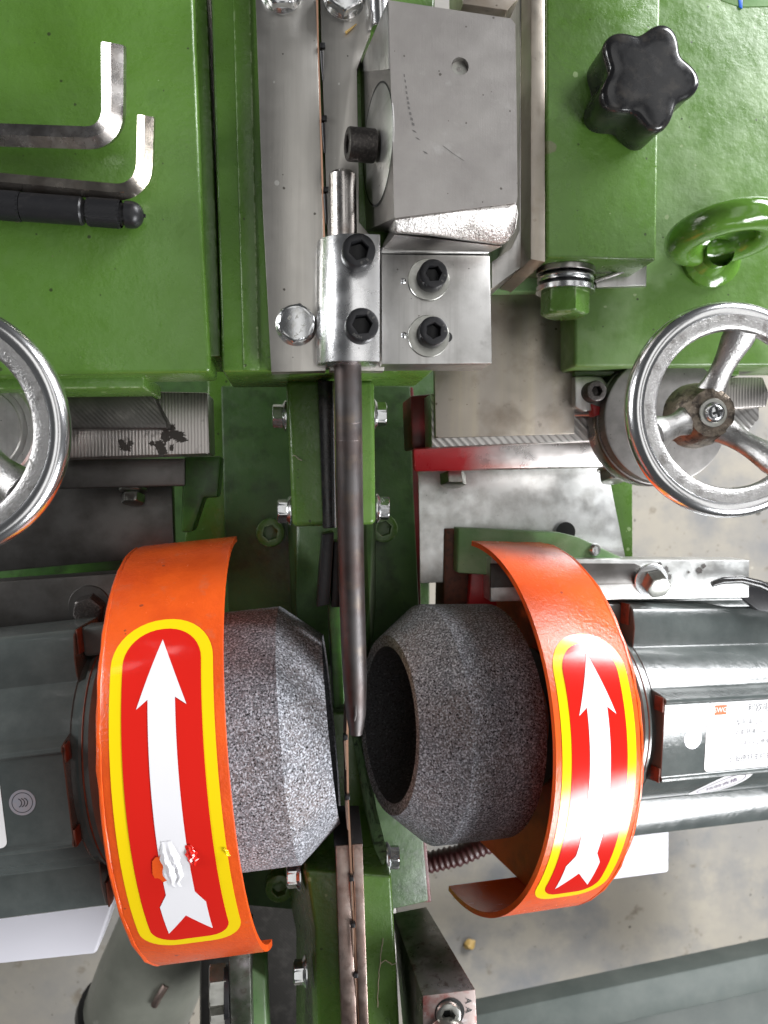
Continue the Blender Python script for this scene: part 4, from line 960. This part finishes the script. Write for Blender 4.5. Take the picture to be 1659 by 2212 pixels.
def motor(F0, T, dx):
    F = F0 @ Matrix.Translation((dx, 0, 0))
    def prof():
        pts = []
        Rb = 61
        def A(a0, a1, n=10):
            for i in range(n+1):
                a = R(a0+(a1-a0)*i/n); pts.append((Rb*math.cos(a), Rb*math.sin(a)))
        # (y', z'): start at +y side going over the top to -y
        A(33, 62); pts += [(27.5, 62), (26, 68), (23.5, 68.6), (22.5, 67.2), (-22.5, 67.2), (-23.5, 68.6), (-26, 68), (-27.5, 62)]
        A(118, 147); pts += [(-64, 34), (-76, 31), (-79, 26), (-79, -14), (-64, -20)]
        A(205, 335, 16); pts += [(64, -20), (79, -14), (79, 26), (76, 31), (64, 34)]
        return pts
    x0, x1 = 118, 330
    p = prof(); top = [Vector((x0, y, z)) for y, z in p]; bot = [Vector((x1, y, z)) for y, z in p]
    add('motor_body', loft(top, bot, .5, 1), 'motor_paint', T, F, ang=28)
    add('end_bell', lathe([(30, 99-dx), (46, 99-dx), (48, 99), (54, 102), (60, 104), (63.5, 108), (63.5, 113), (60.5, 114), (60.5, 119), (40, 119)], 72), 'motor_paint', T, F @ AX)
    add('bell_seam', lathe([(63.6, 110.5), (64.0, 111), (63.6, 111.5)], 72), 'rust_brown', T, F @ AX)
    sb = None
    for y, z in ((70, 12), (-70, 12)):
        add('bolt_lug', box((110, y, z), (16, 17, 17), 2.5, 3), 'motor_paint', T, F)
        add('through_bolt', lathe([(3.4, 96), (3.4, 124)], 20), 'zinc', T, F @ Matrix.Translation((0, y, z)) @ AX)
        add('bolt_head', lathe([(0, 96.5), (6, 97), (7.2, 98.6), (7.2, 100), (5, 100.4), (5, 102)], 28), 'zinc', T, F @ Matrix.Translation((0, y, z)) @ AX)
        add('lug_face', box((117.4, y+2*(y > 0)-(y < 0)*2, z+12), (1.0, 14, 9), .3), 'rust_brown', T, F)
    for y in (-22, 22):
        add('pad_corner', box((117.4, y, 63), (1.2, 9, 8), .3), 'rust_brown', T, F)
    ct = lathe([(0, .12), (6.6, .12), (6.6, 0)], 36)
    c = add('cert_sticker', ct, 'label_silver', T, F @ Matrix.Translation((141, 0, 67.25)))
    add('sticker_ring', lathe([(4.9, .16), (5.25, .17)], 40), 'ink', c, F @ Matrix.Translation((141, 0, 67.25)))
    cc = bmesh.new()
    for k in range(3):
        a_ = arc(-.4+k*1.5, 0, 2.5, 110, 250, 10); b_ = arc(-.4+k*1.5, 0, 2.05, 250, 110, 10)
        join(cc, flatpoly(a_+b_, .2))
    add('cert_logo', cc, 'ink', c, F @ Matrix.Translation((141, 0, 67.25)))
    lb = add('nameplate', flatpoly(rounded_rect(0, 78, -22, 22, 3, 4), 0, .15), 'label_white', T, F @ Matrix.Translation((151, 0, 67.25)))
    base = F @ Matrix.Translation((151, 0, 67.44))
    lg = bmesh.new(); join(lg, flatpoly([(0, 0), (9.5, 0), (9.5, 6.2), (0, 6.2)]))
    add('maker_logo', lg, 'ink_orange', lb, base @ Matrix.Translation((5.5, 14, 0)))
    add('logo_letters', text_bm('SWG', 4.6), 'label_white', lb, base @ Matrix.Translation((10.2, 17, .06)))
    for s, x, y, sz in (('利欧电机', 44, 17, 6.0), ('型号 电压 V', 34, 8, 4.2), ('功率 转速 r/min', 36, 1.5, 4.0), ('1.5 A 50Hz 绝缘', 38, -5.5, 4.0), ('上海德特丰机有', 36, -15.5, 5.2)):
        add('plate_text', text_bm(s, sz), 'ink', lb, base @ Matrix.Translation((x, y, .04)))
    ln = bmesh.new()
    for y in (12, -10.5): join(ln, flatpoly([(3, y), (75, y), (75, y+.25), (3, y+.25)], .03))
    add('plate_rule', ln, 'ink', lb, base)
    # oval inspection sticker on the curved side
    def onbody(x, ang, lift): return Vector((x, 61*math.sin(ang)+0, 61*math.cos(ang))) + lift*Vector((0, math.sin(ang), math.cos(ang)))
    def wrapb(pts, lift):
        bm = bmesh.new(); bm.faces.new([bm.verts.new((x, s, 0)) for x, s in pts]); bmesh.ops.triangulate(bm, faces=bm.faces[:])
        for q in range(-30, 31, 3):
            bmesh.ops.bisect_plane(bm, geom=bm.verts[:]+bm.edges[:]+bm.faces[:], plane_co=(0, q, 0), plane_no=(0, 1, 0), dist=1e-5)
        for v in bm.verts: v.co = onbody(v.co.x, R(-42)+v.co.y/61, lift)
        return bm
    def oval(a, b, cx, rot, n=28, pw=1.0):
        o_ = []
        for i in range(n):
            q = 2*math.pi*i/n; x = a*math.copysign(abs(math.cos(q))**pw, math.cos(q)); y = b*math.copysign(abs(math.sin(q))**pw, math.sin(q))
            o_.append((cx+x*math.cos(rot)-y*math.sin(rot), x*math.sin(rot)+y*math.cos(rot)))
        return o_
    ov = add('oval_sticker', wrapb(oval(23, 10.5, 186, .55, pw=1.12), .2), 'label_white', T, F)
    rg = bmesh.new()
    o1 = oval(17.5, 7.4, 186, .55); o2 = oval(16.9, 6.9, 186, .55)
    for i in range(28): join(rg, flatpoly([o1[i], o1[(i+1) % 28], o2[(i+1) % 28], o2[i]]))
    for v in rg.verts: v.co = onbody(v.co.x, R(-42)+v.co.y/61, .35)
    add('oval_ring', rg, 'ink_violet', ov, F)
    tx = text_bm('检验合格', 5.6)
    for v in tx.verts:
        x, y = v.co.x, v.co.y; X = 186+x*math.cos(.55)-y*math.sin(.55); Y = x*math.sin(.55)+y*math.cos(.55)
        v.co = onbody(X, R(-42)+Y/61, .38)
    add('oval_text', tx, 'ink_violet', ov, F)
    return T
MR = thing('grinding_motor', 'grey painted right grinding motor with white nameplate facing up', 'motor', FR @ Vector((200, 0, -60)), 'grinding motors')
motor(FR, MR, 39)
ML = thing('grinding_motor', 'grey painted left grinding motor lying in shade behind the torn sticker guard', 'motor', FL @ Vector((200, 0, -60)), 'grinding motors')
motor(FL, ML, 16)
# right motor mount
MP = thing('motor_mount', 'bright slotted steel mounting bar above the right motor', 'mount', P(1430, 1230, -130))
add('mount_bar', slab([(1060, 1205), (1240, 1208), (1619, 1210), (1618, 1290), (1060, 1300)], -110, -134, .6), 'galvanised', MP)
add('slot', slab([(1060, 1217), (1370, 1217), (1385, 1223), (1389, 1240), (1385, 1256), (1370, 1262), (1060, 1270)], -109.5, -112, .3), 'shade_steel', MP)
add('slot_bolt', hex_head(15, 9, 0), 'zinc_dull', MP, frame(P(1412, 1254, -108), (.05, -.5, .9), None, .2))
add('washer', washer(11.5, 4, 2), 'zinc', MP, frame(P(1405, 1252, -109), (0, -.2, 1)))
for u, v, r_ in ((1424, 1219, 2.2), (1437, 1232, 3.0), (1444, 1246, 2.4), (1510, 1232, 2.8), (1520, 1222, 2.0), (1487, 1236, 1.2)):
    blot('pit_mark', u, v, -110, r_, MP, 'etched')
for z0_, vv, m_ in ((-118, 1266, 'motor_paint'), (-122, 1280, 'motor_paint')):
    add('foot_bar', slab([(1250, vv), (1640, vv-2), (1660, vv+4), (1660, vv+30), (1250, vv+34)], z0_, z0_-16, .8), m_, MP)
FC = thing('fan_cowl', 'black plastic fan cowl edge behind the right motor', 'cowl', P(1620, 1270, -120))
add('cowl_rim', tube([P(1538, 1262, -104), P(1560, 1254, -104), P(1600, 1252, -105), P(1640, 1262, -107), P(1720, 1300, -110)], [2.0, 2.6, 2.8, 3, 3], 12), 'black_plastic', FC)
add('cowl_side', slab([(1560, 1262), (1700, 1265), (1720, 1330), (1640, 1320)], -116, -140, 1.5), 'black_oxide', FC)
# left motor mount (shade put into its colour)
MPL = thing('motor_mount', 'steel mounting bar, darkened with painted shade, with a hex bolt above the left motor', 'mount', P(120, 1280, -130))
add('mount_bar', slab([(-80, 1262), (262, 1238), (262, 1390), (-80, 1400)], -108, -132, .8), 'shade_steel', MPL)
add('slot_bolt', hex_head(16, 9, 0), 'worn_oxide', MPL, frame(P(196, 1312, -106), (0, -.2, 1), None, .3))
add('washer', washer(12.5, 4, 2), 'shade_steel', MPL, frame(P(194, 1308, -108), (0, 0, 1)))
# white terminal boxes under the motors
add('terminal_box', slab([(1250, 1780), (1447, 1780), (1446, 1886), (1280, 1908)], -150, -185, 2.5, 3), 'white_plastic', MR)
add('terminal_box', slab([(-60, 1940), (250, 1920), (243, 1960), (207, 2062), (-60, 2090)], -150, -185, 2.5, 3), 'white_plastic', ML)
# corrugated hose
HS = thing('corrugated_hose', 'dark red corrugated hose running under the right guard', 'hose', P(1010, 1830, -220))
hp = [P(880, 1872, -235), P(930, 1862, -230), P(990, 1848, -225), P(1050, 1822, -222), P(1110, 1785, -220), P(1170, 1740, -220)]
path = []; rad = []
for a, b_ in zip(hp, hp[1:]):
    for i in range(20):
        path.append(a.lerp(b_, i/20)); rad.append(8.6 if len(path) % 4 < 2 else 7.4)
add('hose_wall', tube(path, rad, 20), 'hose_red', HS, ang=60)

# ================================================================== LOW BACKGROUND
BM = thing('floor_beam', 'grey green painted steel beam crossing the bottom right corner', 'beam', P(1400, 2150, -520))
add('beam_top', slab([(1000, 2200), (1800, 2030), (1800, 2108), (1000, 2290)], -470, -500, 3), 'beam_paint', BM)
add('beam_web', slab([(1000, 2285), (1800, 2103), (1800, 2420), (1000, 2420)], -520, -560, 3), 'beam_paint', BM)
EP = thing('exhaust_pipe', 'grey painted pipe elbow on the floor below the left guard', 'pipe', P(320, 2100, -560))
p3 = [P(450, 1780, -560), P(410, 1900, -545), P(370, 2010, -540), P(325, 2110, -545), P(275, 2240, -560), P(250, 2330, -580)]
path = []
for a, b_ in zip(p3, p3[1:]):
    for i in range(6): path.append(a.lerp(b_, i/6))
add('pipe_wall', tube(path, 62, 32), 'pipe_paint', EP, ang=60)
add('pipe_band', tube([P(292, 2192, -552), P(286, 2206, -554)], 67, 32), 'black_oxide', EP, ang=60)
add('pipe_lug', tube([P(333, 2172, -480), P(345, 2150, -478), P(358, 2130, -480)], 4, 8), 'copper_rail', EP)
